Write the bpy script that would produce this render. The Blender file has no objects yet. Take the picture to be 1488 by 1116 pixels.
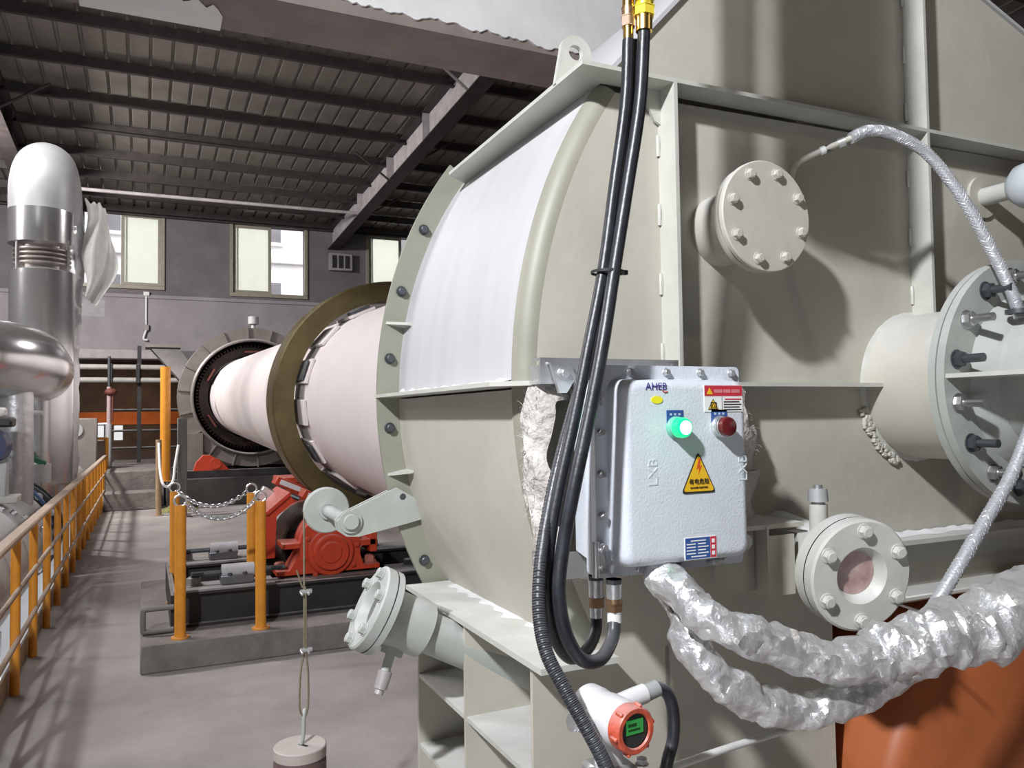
import bpy, bmesh, math, random
from mathutils import Vector as V, Matrix, Quaternion, noise
random.seed(7)
S = bpy.context.scene
COL = S.collection
PI = math.pi
# ------------------------------------------------------------------ camera, world, lights, exposure
EYE = V((0, 0, 1.9)); FPX = 1158.0
RX = V((0.908, -0.418, -0.014)); UP = V((-0.004, -0.042, 0.999)); FW = V((0.419, 0.907, 0.040))
FW.normalize(); RX = (RX - FW * RX.dot(FW)).normalized(); UP = RX.cross(FW)
cam_d = bpy.data.cameras.new('camera'); cam = bpy.data.objects.new('camera', cam_d); COL.objects.link(cam)
cam_d.sensor_width = 36; cam_d.sensor_fit = 'HORIZONTAL'; cam_d.lens = FPX / 1488 * 36
cam_d.clip_start = 0.05; cam_d.clip_end = 300
cam.matrix_world = Matrix(((RX.x, UP.x, -FW.x, EYE.x), (RX.y, UP.y, -FW.y, EYE.y), (RX.z, UP.z, -FW.z, EYE.z), (0, 0, 0, 1)))
S.camera = cam
S.view_settings.view_transform = 'Standard'; S.view_settings.look = 'None'
S.view_settings.gamma = 1; S.view_settings.use_curve_mapping = False; S.view_settings.exposure = 0.0
w = bpy.data.worlds.new('world'); S.world = w; w.use_nodes = True
bg = w.node_tree.nodes['Background']; bg.inputs[0].default_value = (0.95, 0.97, 1.0, 1); bg.inputs[1].default_value = 3.2

def lamp(name, loc, target, watts, size, color=(1, 1, 1), kind='AREA', spread=180):
    d = bpy.data.lights.new(name, kind); d.energy = watts; d.color = color
    if kind == 'AREA':
        d.shape = 'DISK'; d.size = size; d.spread = math.radians(spread)
    else:
        d.shadow_soft_size = size
    o = bpy.data.objects.new(name, d); COL.objects.link(o); o.location = loc
    o.rotation_euler = (V(target) - V(loc)).to_track_quat('-Z', 'Y').to_euler()
    return o
lamp('flood_lamp', (-2.3, -0.5, 4.9), (1.4, 2.6, 1.9), 450, 0.26, (0.95, 0.97, 1.0))
lamp('work_lamp', (4.4, -2.4, 5.6), (1.7, 1.9, 2.1), 16, 0.4, (1.0, 0.90, 0.78))
strip = lamp('strip_lamp', (-3.4, 10.0, 7.6), (0.2, 10.0, 0.5), 950, 0.5, (1.0, 0.96, 0.95))
strip.data.shape = 'RECTANGLE'; strip.data.size = 0.5; strip.data.size_y = 9.0
lamp('bay_lamp', (-4.2, 17.5, 7.0), (1.2, 21.0, 2.6), 1000, 0.8, (1.0, 0.96, 0.95))
lamp('bay_lamp', (7.0, 12.0, 7.2), (5.5, 11.0, 0), 300, 0.9, (1.0, 0.95, 0.92))
lamp('annex_lamp', (-0.4, 30.5, 2.9), (-0.6, 32, 1.4), 60, 0.3, (1.0, 0.62, 0.35))

def at(x, y, Y=None, X=None, Z=None):
    """a photograph pixel seen at a real depth: the point where its line of sight meets a world plane"""
    r = RX * (x - 744) - UP * (y - 558) + FW * FPX
    t = Y / r.y if Y is not None else (X / r.x if X is not None else (Z - 1.9) / r.z)
    return EYE + r * t

# ------------------------------------------------------------------ materials
MATS = {}
def M(name, col, rough=0.5, metal=0.0, var=0.12, scale=6.0, bump=0.0, bscale=40.0, dust=0.0, dustcol=(0.74, 0.74, 0.76),
      spec=0.5, emit=None, estr=0.0, stretch=None, col2=None, trans=0.0):
    if name in MATS: return MATS[name]
    m = bpy.data.materials.new(name); m.use_nodes = True; nt = m.node_tree; N = nt.nodes; L = nt.links
    b = N['Principled BSDF']; b.inputs['Roughness'].default_value = rough; b.inputs['Metallic'].default_value = metal
    b.inputs['Specular IOR Level'].default_value = spec
    if trans: b.inputs['Transmission Weight'].default_value = trans
    if emit: b.inputs['Emission Color'].default_value = (*emit, 1); b.inputs['Emission Strength'].default_value = estr
    tc = N.new('ShaderNodeTexCoord'); src = tc.outputs['Object']
    if stretch:
        mp = N.new('ShaderNodeMapping'); mp.inputs['Scale'].default_value = stretch; L.new(src, mp.inputs[0]); src = mp.outputs[0]
    no = N.new('ShaderNodeTexNoise'); no.inputs['Scale'].default_value = scale; no.inputs['Detail'].default_value = 6
    no.inputs['Roughness'].default_value = 0.62; L.new(src, no.inputs['Vector'])
    rp = N.new('ShaderNodeValToRGB'); L.new(no.outputs['Fac'], rp.inputs[0])
    c2 = col2 or tuple(min(1, c * (1 + var)) for c in col); c1 = tuple(c * (1 - var) for c in col)
    if col2: c1 = col
    rp.color_ramp.elements[0].position = 0.32; rp.color_ramp.elements[1].position = 0.68
    rp.color_ramp.elements[0].color = (*c1, 1); rp.color_ramp.elements[1].color = (*c2, 1)
    out = rp.outputs[0]
    if dust:
        ge = N.new('ShaderNodeNewGeometry'); sx = N.new('ShaderNodeSeparateXYZ'); L.new(ge.outputs['Normal'], sx.inputs[0])
        n2 = N.new('ShaderNodeTexNoise'); n2.inputs['Scale'].default_value = 9; n2.inputs['Detail'].default_value = 5
        L.new(tc.outputs['Object'], n2.inputs['Vector'])
        mr = N.new('ShaderNodeMapRange'); mr.inputs[1].default_value = 0.1; mr.inputs[2].default_value = 0.9; L.new(sx.outputs['Z'], mr.inputs[0])
        mu = N.new('ShaderNodeMath'); mu.operation = 'MULTIPLY'; L.new(mr.outputs[0], mu.inputs[0]); L.new(n2.outputs['Fac'], mu.inputs[1])
        m2 = N.new('ShaderNodeMath'); m2.operation = 'MULTIPLY'; m2.use_clamp = True; L.new(mu.outputs[0], m2.inputs[0]); m2.inputs[1].default_value = dust * 2
        mx = N.new('ShaderNodeMix'); mx.data_type = 'RGBA'; L.new(m2.outputs[0], mx.inputs['Factor'])
        L.new(out, mx.inputs['A']); mx.inputs['B'].default_value = (*dustcol, 1); out = mx.outputs['Result']
    L.new(out, b.inputs['Base Color'])
    if bump:
        nb = N.new('ShaderNodeTexNoise'); nb.inputs['Scale'].default_value = bscale; nb.inputs['Detail'].default_value = 4; L.new(src, nb.inputs['Vector'])
        bp = N.new('ShaderNodeBump'); bp.inputs['Strength'].default_value = bump; bp.inputs['Distance'].default_value = 0.02
        L.new(nb.outputs['Fac'], bp.inputs['Height']); L.new(bp.outputs[0], b.inputs['Normal'])
    MATS[name] = m
    return m
hood = M('hood_paint', (0.47, 0.448, 0.388), 0.5, var=0.08, scale=3, bump=0.06, bscale=30, dust=0.45)
hoodd = M('hood_paint_dusty', (0.47, 0.47, 0.485), 0.55, var=0.06, scale=2, bump=0.03, bscale=20, dust=0.3, stretch=(1, 4, 0.5))
flg = M('flange_paint', (0.50, 0.50, 0.455), 0.45, var=0.07, scale=9, bump=0.05, bscale=60, dust=0.35)
flgrey = M('grey_green_paint', (0.37, 0.39, 0.36), 0.5, var=0.08, scale=9, bump=0.05, bscale=50, dust=0.3)
steel = M('bright_steel', (0.55, 0.55, 0.56), 0.35, 1.0, var=0.15, scale=20, bump=0.05)
dsteel = M('dark_steel', (0.10, 0.11, 0.12), 0.45, 0.7, var=0.2, scale=20)
zinc = M('zinc_plate', (0.62, 0.63, 0.64), 0.35, 0.8, var=0.12, scale=18, bump=0.05)
white = M('cabinet_paint', (0.64, 0.68, 0.74), 0.42, var=0.03, scale=30, bump=0.12, bscale=160)
rubber = M('black_rubber', (0.018, 0.02, 0.026), 0.38, var=0.4, scale=25, bump=0.05, bscale=90, dust=0.25, dustcol=(0.3, 0.31, 0.34))
brass = M('brass', (0.72, 0.50, 0.16), 0.28, 1.0, var=0.1)
brassy = M('yellow_brass', (0.80, 0.66, 0.06), 0.35, 0.6, var=0.05)
copper = M('dull_copper', (0.45, 0.29, 0.17), 0.4, 0.9, var=0.2, scale=30)
foil = M('aluminium_foil', (0.80, 0.80, 0.81), 0.34, 0.75, var=0.06, scale=9, bump=0.5, bscale=22)
foild = M('dull_foil', (0.58, 0.59, 0.60), 0.36, 0.7, var=0.12, scale=8, bump=0.5, bscale=8)
chrome = M('aluminium_cladding', (0.70, 0.70, 0.71), 0.22, 0.86, var=0.05, scale=2, bump=0.15, bscale=2.5)
lagging = M('grey_lagging', (0.42, 0.43, 0.44), 0.5, 0.2, var=0.08, scale=3, bump=0.05, bscale=5)
wool = M('ceramic_wool', (0.42, 0.385, 0.35), 0.95, var=0.3, scale=11, bump=0.9, bscale=38, col2=(0.68, 0.65, 0.62), spec=.1)
braid = M('braided_steel', (0.56, 0.57, 0.60), 0.42, 0.5, var=0.1, scale=60)
concrete = M('concrete_floor', (0.32, 0.295, 0.285), 0.75, var=0.24, scale=0.9, bump=0.25, bscale=9)
plcon = M('rough_concrete', (0.19, 0.17, 0.16), 0.85, var=0.3, scale=3, bump=0.5, bscale=14)
beamcon = M('beam_concrete', (0.20, 0.165, 0.15), 0.85, var=0.2, scale=2.5, bump=0.25, bscale=8)
plaster = M('pale_plaster', (0.66, 0.65, 0.65), 0.8, var=0.08, scale=3, bump=0.2, bscale=8)
wallp = M('grey_wall', (0.155, 0.14, 0.15), 0.8, var=0.15, scale=1.3, bump=0.2, bscale=6)
wallp2 = M('pale_grey_wall', (0.30, 0.275, 0.29), 0.8, var=0.12, scale=1.3, bump=0.2, bscale=6)
roofm = M('roof_sheet', (0.20, 0.18, 0.16), 0.36, 0.45, var=0.25, scale=0.8, col2=(0.34, 0.31, 0.27))
roofd = M('roof_steel', (0.042, 0.034, 0.032), 0.6, 0.2, var=0.3, scale=5)
rafm = M('rafter_paint', (0.42, 0.385, 0.39), 0.6, var=0.2, scale=4)
kiln = M('kiln_paint', (0.76, 0.70, 0.69), 0.5, var=0.04, scale=1.5, bump=0.04, bscale=6)
tyrem = M('oiled_steel', (0.10, 0.075, 0.03), 0.42, 0.55, var=0.35, scale=3, col2=(0.17, 0.135, 0.06), bump=0.08)
orange = M('orange_paint', (0.48, 0.045, 0.014), 0.42, var=0.12, scale=6, dust=0.3, dustcol=(0.62, 0.45, 0.42))
yellow = M('yellow_paint', (0.68, 0.27, 0.025), 0.45, var=0.12, scale=8, dust=0.3, dustcol=(0.4, 0.33, 0.28))
black = M('black_paint', (0.022, 0.021, 0.022), 0.5, var=0.3, scale=5, dust=0.6, dustcol=(0.30, 0.28, 0.27))
guard = M('guard_paint', (0.20, 0.18, 0.165), 0.5, 0.2, var=0.12, scale=4, dust=0.3)
rust = M('rusty_red', (0.12, 0.03, 0.022), 0.7, var=0.3, scale=8)
orig = M('amber_glow_wall', (0.40, 0.12, 0.03), 0.8, var=0.3, scale=0.7)
glassm = M('sight_glass', (0.32, 0.20, 0.19), 0.18, var=0.45, scale=16, col2=(0.55, 0.40, 0.38), spec=0.7)
frost = M('frosted_glass', (0.90, 0.93, 0.80), 0.55, var=0.03, scale=3, trans=0.95)
alu = M('window_frame_paint', (0.30, 0.28, 0.22), 0.5, 0.1, var=0.1)
facade = M('pale_facade', (0.80, 0.78, 0.78), 0.8, var=0.05, scale=0.5)
fdark = M('facade_glass', (0.16, 0.15, 0.16), 0.3, var=0.2, scale=1)
blue = M('label_blue', (0.035, 0.09, 0.30), 0.5, var=0.06)
navy = M('navy_paint', (0.02, 0.03, 0.10), 0.4, var=0.1)
red = M('label_red', (0.52, 0.03, 0.05), 0.5, var=0.08)
lwhite = M('label_white', (0.80, 0.80, 0.80), 0.5, var=0.03)
lyel = M('label_yellow', (0.80, 0.47, 0.02), 0.5, var=0.05)
lyel2 = M('sticker_yellow', (0.85, 0.75, 0.03), 0.5, var=0.03)
ink = M('label_ink', (0.02, 0.02, 0.02), 0.6, var=0.1)
logo = M('logo_blue', (0.06, 0.04, 0.25), 0.5, var=0.1)
greenl = M('green_lens', (0.01, 0.35, 0.15), 0.25, emit=(0.01, 0.75, 0.28), estr=0.9)
greenc = M('green_lens_core', (0.7, 1.0, 0.85), 0.25, emit=(0.75, 1.0, 0.9), estr=3.0)
redl = M('red_lens', (0.11, 0.012, 0.014), 0.18, var=0.3, scale=40, spec=0.8)
lcd = M('lcd_green', (0.02, 0.12, 0.03), 0.15, emit=(0.03, 0.30, 0.06), estr=0.5)
rope = M('wire_rope', (0.22, 0.19, 0.13), 0.6, 0.4, var=0.2, scale=80)
ccl = M('red_oxide', (0.42, 0.045, 0.02), 0.5, var=0.15, scale=4)
vessel = M('orange_vessel', (0.36, 0.10, 0.032), 0.5, var=0.2, scale=2.5)
cloth = M('olive_cloth', (0.22, 0.20, 0.08), 0.9, var=0.3, scale=9, bump=0.5)
green = M('green_handle', (0.02, 0.12, 0.06), 0.5)

# ------------------------------------------------------------------ mesh builder
ORG = {}
def frame(d):
    d = V(d).normalized(); a = V((0, 0, 1)) if abs(d.z) < 0.9 else V((0, 1, 0))
    u = d.cross(a).normalized(); return u, d.cross(u).normalized(), d
class MB:
    def __init__(s): s.v = []; s.f = []
    def add(s, vs, fs):
        n = len(s.v); s.v += [V(p) for p in vs]; s.f += [tuple(i + n for i in f) for f in fs]; return s
    def hull(s, pts):
        bm = bmesh.new()
        for p in pts: bm.verts.new(p)
        r = bmesh.ops.convex_hull(bm, input=bm.verts)
        bmesh.ops.dissolve_limit(bm, angle_limit=0.01, verts=bm.verts, edges=bm.edges)
        bm.verts.index_update(); s.add([v.co.copy() for v in bm.verts], [[v.index for v in f.verts] for f in bm.faces]); bm.free(); return s
    def box(s, c, d, b=0.0, R=None):
        c = V(c); h = V(d) * 0.5
        if b <= 0:
            pts = [V((x * h.x, y * h.y, z * h.z)) for x in (-1, 1) for y in (-1, 1) for z in (-1, 1)]
            if R: pts = [R @ p for p in pts]
            return s.add([c + p for p in pts], [(0, 1, 3, 2), (4, 6, 7, 5), (0, 4, 5, 1), (2, 3, 7, 6), (0, 2, 6, 4), (1, 5, 7, 3)])
        pts = []
        for x in (-1, 1):
            for y in (-1, 1):
                for z in (-1, 1):
                    for k in range(3):
                        q = [h.x, h.y, h.z]
                        for j in range(3):
                            if j != k: q[j] -= b
                        p = V((x * q[0], y * q[1], z * q[2])); pts.append(c + (R @ p if R else p))
        return s.hull(pts)
    def span(s, a, b, bev=0.0):
        a = V(a); b = V(b); return s.box((a + b) / 2, [abs(x) for x in (b - a)], bev)
    def cyl(s, p0, p1, r0, r1=None, seg=20, caps=True):
        p0 = V(p0); p1 = V(p1); r1 = r0 if r1 is None else r1; u, v, d = frame(p1 - p0)
        vs = []; fs = []
        for p, r in ((p0, r0), (p1, r1)):
            vs += [p + (u * math.cos(2 * PI * i / seg) + v * math.sin(2 * PI * i / seg)) * r for i in range(seg)]
        fs = [(i, (i + 1) % seg, seg + (i + 1) % seg, seg + i) for i in range(seg)]
        if caps: fs += [tuple(range(seg))[::-1], tuple(range(seg, 2 * seg))]
        return s.add(vs, fs)
    def lathe(s, prof, p0, ax, seg=32, closed=False, a0=0.0, a1=2 * PI, u=None, nz=0.0):
        p0 = V(p0)
        if u is None: u, v, d = frame(ax)
        else: d = V(ax).normalized(); u = V(u).normalized(); v = d.cross(u)
        full = abs(a1 - a0 - 2 * PI) < 1e-6; n = seg if full else seg + 1; vs = []; fs = []; k = len(prof)
        for i in range(n):
            a = a0 + (a1 - a0) * i / seg; e = u * math.cos(a) + v * math.sin(a)
            for r, h in prof: vs.append(p0 + e * (r + (random.uniform(-nz, nz) if nz else 0)) + d * h)
        for i in range(seg):
            j = (i + 1) % n
            for q in range(k if closed else k - 1):
                q2 = (q + 1) % k; fs.append((i * k + q, j * k + q, j * k + q2, i * k + q2))
        if not full and closed: fs += [tuple(range(k)), tuple(range((n - 1) * k, n * k))[::-1]]
        return s.add(vs, fs)
    def ring(s, p0, ax, ri, ro, t, seg=48, a0=0.0, a1=2 * PI, u=None):
        return s.lathe([(ri, 0), (ro, 0), (ro, t), (ri, t)], p0, ax, seg, True, a0, a1, u)
    def disc(s, p0, ax, r, t, seg=32, b=0.0):
        b = b or 1e-4; return s.lathe([(0, 0), (r - b, 0), (r, b), (r, t - b), (r - b, t), (0, t)], p0, ax, seg)
    def tube(s, pts, r, seg=10, sm=6, caps=True, rf=None):
        P = [V(p) for p in pts]
        if sm > 1 and len(P) > 2:
            Q = [P[0] * 2 - P[1]] + P + [P[-1] * 2 - P[-2]]; o = []
            for i in range(1, len(Q) - 2):
                a, b, c, d = Q[i - 1:i + 3]
                for k in range(sm):
                    t = k / sm; o.append(0.5 * (2 * b + (c - a) * t + (2 * a - 5 * b + 4 * c - d) * t * t + (3 * b - a - 3 * c + d) * t ** 3))
            o.append(P[-1]); P = o
        n = len(P); vs = []; fs = []; u = None
        for i, p in enumerate(P):
            d = (P[min(i + 1, n - 1)] - P[max(i - 1, 0)]).normalized()
            if u is None: u = frame(d)[0]
            else: u = (u - d * u.dot(d)).normalized()
            v = d.cross(u); t = i / max(1, n - 1)
            for k in range(seg):
                a = 2 * PI * k / seg; rr = rf(t, a) if rf else r; vs.append(p + (u * math.cos(a) + v * math.sin(a)) * rr)
        for i in range(n - 1):
            for k in range(seg):
                k2 = (k + 1) % seg; fs.append((i * seg + k, i * seg + k2, (i + 1) * seg + k2, (i + 1) * seg + k))
        if caps: fs += [tuple(range(seg))[::-1], tuple(range((n - 1) * seg, n * seg))]
        return s.add(vs, fs)
    def prism(s, poly, o, u, v, d):
        o = V(o); u = V(u); v = V(v); d = V(d); k = len(poly)
        vs = [o + u * a + v * b for a, b in poly]; vs += [p + d for p in vs]
        fs = [tuple(range(k))[::-1], tuple(range(k, 2 * k))] + [(i, (i + 1) % k, k + (i + 1) % k, k + i) for i in range(k)]
        return s.add(vs, fs)
    def grid(s, fn, nu, nv):
        vs = [fn(i / nu, j / nv) for i in range(nu + 1) for j in range(nv + 1)]
        return s.add(vs, [(i * (nv + 1) + j, i * (nv + 1) + j + 1, (i + 1) * (nv + 1) + j + 1, (i + 1) * (nv + 1) + j) for i in range(nu) for j in range(nv)])
    def ball(s, c, r, seg=16, sc=(1, 1, 1)):
        k = seg // 2; c = V(c)
        def fn(a, b):
            th = PI * b; ph = 2 * PI * a; return c + V((r * sc[0] * math.sin(th) * math.cos(ph), r * sc[1] * math.sin(th) * math.sin(ph), r * sc[2] * math.cos(th)))
        return s.grid(fn, seg, k)
    def text(s, body, o, u, v, size, depth=0.001, align='CENTER'):
        c = bpy.data.curves.new('t', 'FONT'); c.body = body; c.size = size; c.align_x = align; c.align_y = 'CENTER'; c.extrude = depth / 2; c.resolution_u = 2
        ob = bpy.data.objects.new('t', c); COL.objects.link(ob); bpy.context.view_layer.update()
        me = ob.evaluated_get(bpy.context.evaluated_depsgraph_get()).to_mesh()
        o = V(o); u = V(u); v = V(v); n = u.cross(v)
        s.add([o + u * p.co.x + v * p.co.y + n * p.co.z for p in me.vertices], [tuple(f.vertices) for f in me.polygons])
        bpy.data.objects.remove(ob); bpy.data.curves.remove(c); return s
    def mesh(s, name, mat, org=V((0, 0, 0)), ang=38, wobble=0):
        me = bpy.data.meshes.new(name); me.from_pydata([p - org for p in s.v], [], s.f)
        bm = bmesh.new(); bm.from_mesh(me); bmesh.ops.remove_doubles(bm, verts=bm.verts, dist=1e-6)
        bmesh.ops.recalc_face_normals(bm, faces=bm.faces); bm.to_mesh(me); bm.free()
        me.materials.append(mat)
        for p in me.polygons: p.use_smooth = True
        me.set_sharp_from_angle(angle=math.radians(ang)); return me
    def build(s, name, mat, parent=None, label=None, cat=None, group=None, kind=None, org=None, ang=38):
        if parent is not None: org = ORG[parent.name]
        elif org is None:
            xs = [p.x for p in s.v]; ys = [p.y for p in s.v]; zs = [p.z for p in s.v]
            org = V(((min(xs) + max(xs)) / 2, (min(ys) + max(ys)) / 2, min(zs)))
        org = V(org); o = bpy.data.objects.new(name, s.mesh(name, mat, org, ang)); COL.objects.link(o)
        if parent is not None: o.parent = parent
        else: o.location = org
        ORG[o.name] = org; return tag(o, label, cat, group, kind)
def tag(o, label=None, cat=None, group=None, kind=None):
    if label: o['label'] = label
    if cat: o['category'] = cat
    if group: o['group'] = group
    if kind: o['kind'] = kind
    return o
def thing(name, loc, label, cat, group=None):
    o = bpy.data.objects.new(name, None); COL.objects.link(o); o.location = loc; o.empty_display_size = 0.1; ORG[o.name] = V(loc)
    return tag(o, label, cat, group)
def inst(me, name, loc, d=(0, 0, 1), sc=1.0, parent=None, roll=0.0, label=None):
    o = bpy.data.objects.new(name, me); COL.objects.link(o)
    o.rotation_mode = 'QUATERNION'; o.rotation_quaternion = V((0, 0, 1)).rotation_difference(V(d).normalized()) @ Quaternion((0, 0, 1), roll)
    o.scale = (sc, sc, sc) if not isinstance(sc, (tuple, list)) else sc
    if parent is not None: o.parent = parent; o.location = V(loc) - ORG[parent.name]
    else: o.location = loc
    ORG[o.name] = V(loc)
    if label: o['label'] = label
    return o
def hexmesh(name, mat, washer=True, stud=0.0):
    m = MB()
    if washer: m.disc((0, 0, 0), (0, 0, 1), 1.25, 0.18, 16, 0.05)
    m.cyl((0, 0, 0.15), (0, 0, 1.1), 1.0, seg=6); m.cyl((0, 0, 1.1), (0, 0, 1.22), 0.85, 0.7, seg=12)
    if stud: m.cyl((0, 0, 0.2), (0, 0, stud), 0.55, seg=10)
    return m.mesh(name, mat)
def struct(m, name, mat, **k): return m.build(name, mat, kind='structure', org=(0, 0, 0), **k)

# ================================================================== SETTING
# ---- floor, pit, plinth
struct(MB().span((-0.86, -4, -0.3), (14, 33.9, 0)), 'floor', concrete)
struct(MB().span((-9.9, -4, -3.2), (-0.86, 33.9, -3.0)), 'floor_pit', plcon)
dwall = M('dark_wall', (0.07, 0.062, 0.06), 0.85, var=0.2, scale=1.3)
# ---- roof: sheets on purlins on rafters, falling towards the back wall
SL = 0.0423
def rz(y): return 9.32 - SL * y
bm_ = MB().add([(-13, -4, rz(-4) + .06), (17, -4, rz(-4) + .06), (17, 26.6, rz(26.6) + .06), (-13, 26.6, rz(26.6) + .06),
                (-13, -4, rz(-4) + .09), (17, -4, rz(-4) + .09), (17, 26.6, rz(26.6) + .09), (-13, 26.6, rz(26.6) + .09)],
               [(0, 1, 2, 3), (4, 7, 6, 5), (0, 4, 5, 1), (1, 5, 6, 2), (2, 6, 7, 3), (3, 7, 4, 0)])
roof = struct(bm_, 'ceiling', roofd)
pm = MB(); prof = [(0, 0), (.30, 0), (.32, .05), (.355, .05), (.375, 0)]
xs = [(k * .375 + a, b) for k in range(2) for a, b in prof[:-1]] + [(.75, 0)]
for (a, b), (c, d) in zip(xs, xs[1:]):
    pm.add([(a, -4, rz(-4) + b), (c, -4, rz(-4) + d), (c, 26.5, rz(26.5) + d), (a, 26.5, rz(26.5) + b)], [(0, 1, 2, 3)])
pme = pm.mesh('roof_panel', roofm, ang=20)
for k in range(40): inst(pme, 'roof_panel', (-13 + .75 * k, 0, 0), parent=roof)
pz = MB().box((0, 0, 0), (30, .012, .22)).box((0, .04, .105), (30, .08, .012)).box((0, -.04, -.105), (30, .08, .012)).box((0, -.078, -.09), (30, .01, .03))
pzm = pz.mesh('purlin', roofd)
for k in range(14):
    y = 5.1 + 1.6 * k; inst(pzm, 'purlin', (2, y, rz(y) - .13), parent=roof)
def rafter(X, rafm=rafm):
    r = MB(); zb = lambda y: 8.52 - SL * y
    def slab(x0, x1, dz0, dz1, y0=1.0, y1=26.3):
        r.add([(x, y, zb(y) + dz) for x in (x0, x1) for y in (y0, y1) for dz in (dz0, dz1)], [(0, 1, 3, 2), (4, 6, 7, 5), (0, 4, 5, 1), (2, 3, 7, 6), (0, 2, 6, 4), (1, 5, 7, 3)])
    slab(X - .006, X + .006, 0.02, .66); o = r.build('rafter', rafm, roof)
    r = MB(); slab(X - .17, X + .17, 0, .025); r.build('rafter_flange', roofd, o)
    r = MB(); slab(X - .17, X + .17, .645, .67); r.build('rafter_flange', roofd, o)
    for y in (12.0, 16.2, 19.0, 22.0):
        MB().box((X, y, zb(y) + .33), (.33, .014, .63)).build('web_stiffener', rafm, o)
    for y, sides in ((12.5, (-1, 1)), (13.6, (-1,)), (17.4, (1,)), (18.9, (-1,)), (22.0, (1,))):
        for sgn in sides:
            MB().tube([(X + sgn * .15, y, zb(y) + .05), (X + sgn * 1.0, y - .1, rz(y) - .2)], .028, 6, 1).build('knee_brace', M('brace_paint', (.22, .2, .2), .6) if y < 14 else roofd, o)
    return o
rafter(5.6); rafter(-2.65, roofd)
# tie pipes under the roof beside the rafter
for a, b in (((-2.3, 22.5, 7.75), (5.6, 22.3, 7.75)), ((-2.3, 13.0, 8.55), (5.6, 12.8, 8.55))):
    MB().tube([a, b], .045, 8, 1).build('tie_pipe', rafm, roof)
# ---- back wall (upper part with windows, open below)
YW = 26.0
wb = MB()
WIN = [(-1.6, 0.45, 5.93, 8.05), (2.5, 4.68, 5.86, 8.0), (6.8, 8.95, 5.86, 8.0)]
xe = [-10] + [x for a in WIN for x in a[:2]] + [14]
for i in range(0, 8, 2): wb.span((xe[i], YW, 4.0), (xe[i + 1], YW + .24, 8.3))
for a in WIN:
    wb.span((a[0], YW, 4.0), (a[1], YW + .24, a[2])); wb.span((a[0], YW, a[3]), (a[1], YW + .24, 8.3))
wall = struct(wb, 'wall_back', wallp)
struct(MB().span((-10, YW - .06, 5.55), (14, YW - .003, 5.66), .01), 'trim_1', wallp2)
struct(MB().span((-10, YW - .012, 4.0), (14, YW - .002, 5.55)), 'wall_back_lit_band', wallp2)  # paler band: the stronger light low on the wall is in its colour
struct(MB().span((-10, YW - .25, 3.72), (0.55, YW + .24, 4.0), .02), 'trim_2', M('lintel', (0.42, 0.39, 0.39), 0.8))
struct(MB().span((0.55, YW - .05, 3.3), (14, YW + .24, 4.0)), 'wall_back_lower', wallp)
struct(MB().span((-10, YW - .25, 8.05), (14, YW - .003, 8.25), .02), 'trim_3', roofd)
struct(MB().span((-1.7, YW - .02, 4.95), (-1.05, YW - .012, 5.45)), 'trim_4', M('patched_wall', (0.36, 0.34, 0.35), 0.8))
for n, a in enumerate(WIN):
    fr = MB(); d0, d1 = YW - .07, YW + .16; t = .09
    fr.span((a[0] - .1, d0, a[2] - .12), (a[1] + .1, d1, a[2]), .01).span((a[0] - .1, d0, a[3]), (a[1] + .1, d1, a[3] + .1), .01)
    fr.span((a[0] - .1, d0, a[2]), (a[0], d1, a[3]), .01).span((a[1], d0, a[2]), (a[1] + .1, d1, a[3]), .01)
    wo = struct(fr, 'window_%d' % (n + 1), alu)
    mid = (a[0] + a[1]) / 2
    s0, s1 = ((mid - .06, a[1]) if n == 0 else (a[0], mid + .06))
    sh = MB(); y0, y1 = YW + .02, YW + .07
    sh.span((s0, y0, a[2]), (s1, y1, a[2] + t)).span((s0, y0, a[3] - t), (s1, y1, a[3])).span((s0, y0, a[2] + t), (s0 + t, y1, a[3] - t)).span((s1 - t, y0, a[2] + t), (s1, y1, a[3] - t))
    so = sh.build('sliding_sash', alu, wo)
    MB().span((s0 + t, y0 + .02, a[2] + t), (s1 - t, y1 - .02, a[3] - t)).build('frosted_pane', frost, so)
    so2 = MB().span((s0 + .12, y1 + .02, a[2]), (s0 + .17, y1 + .06, a[3])).build('rear_sash', alu, wo)
# ---- side, far and behind walls of the hall
struct(MB().span((-10.2, -4, -3), (-10, 33.9, 10)), 'wall_left', wallp)
struct(MB().span((14, -4, -.3), (14.2, 33.9, 10)), 'wall_right', dwall)
wf = MB(); YF = 33.2
wf.span((-10, YF, -3), (-1.85, YF + .2, 4.2)).span((-1.85, YF, -3), (14, YF + .2, 1.2)).span((-1.85, YF, 1.75), (14, YF + .2, 4.2))
wf.span((-1.35, YF, 1.2), (-1.02, YF + .2, 1.75)).span((-.72, YF, 1.2), (14, YF + .2, 1.75))
struct(wf, 'wall_far', M('far_dark_wall', (0.05, 0.04, 0.038), 0.8, var=0.3, scale=1.5))
struct(MB().span((-2.3, YF - .05, 1.78), (3.5, YF - .01, 2.25)), 'wall_far_glow', orig)  # orange glow put into the colour of this strip
struct(MB().span((-10, YW + .24, 4.0), (14, YF + .2, 4.25)), 'ceiling_annex', roofd)
struct(MB().span((-10, -4.2, -.3), (14, -4, 10)), 'wall_rear', dwall)
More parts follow.
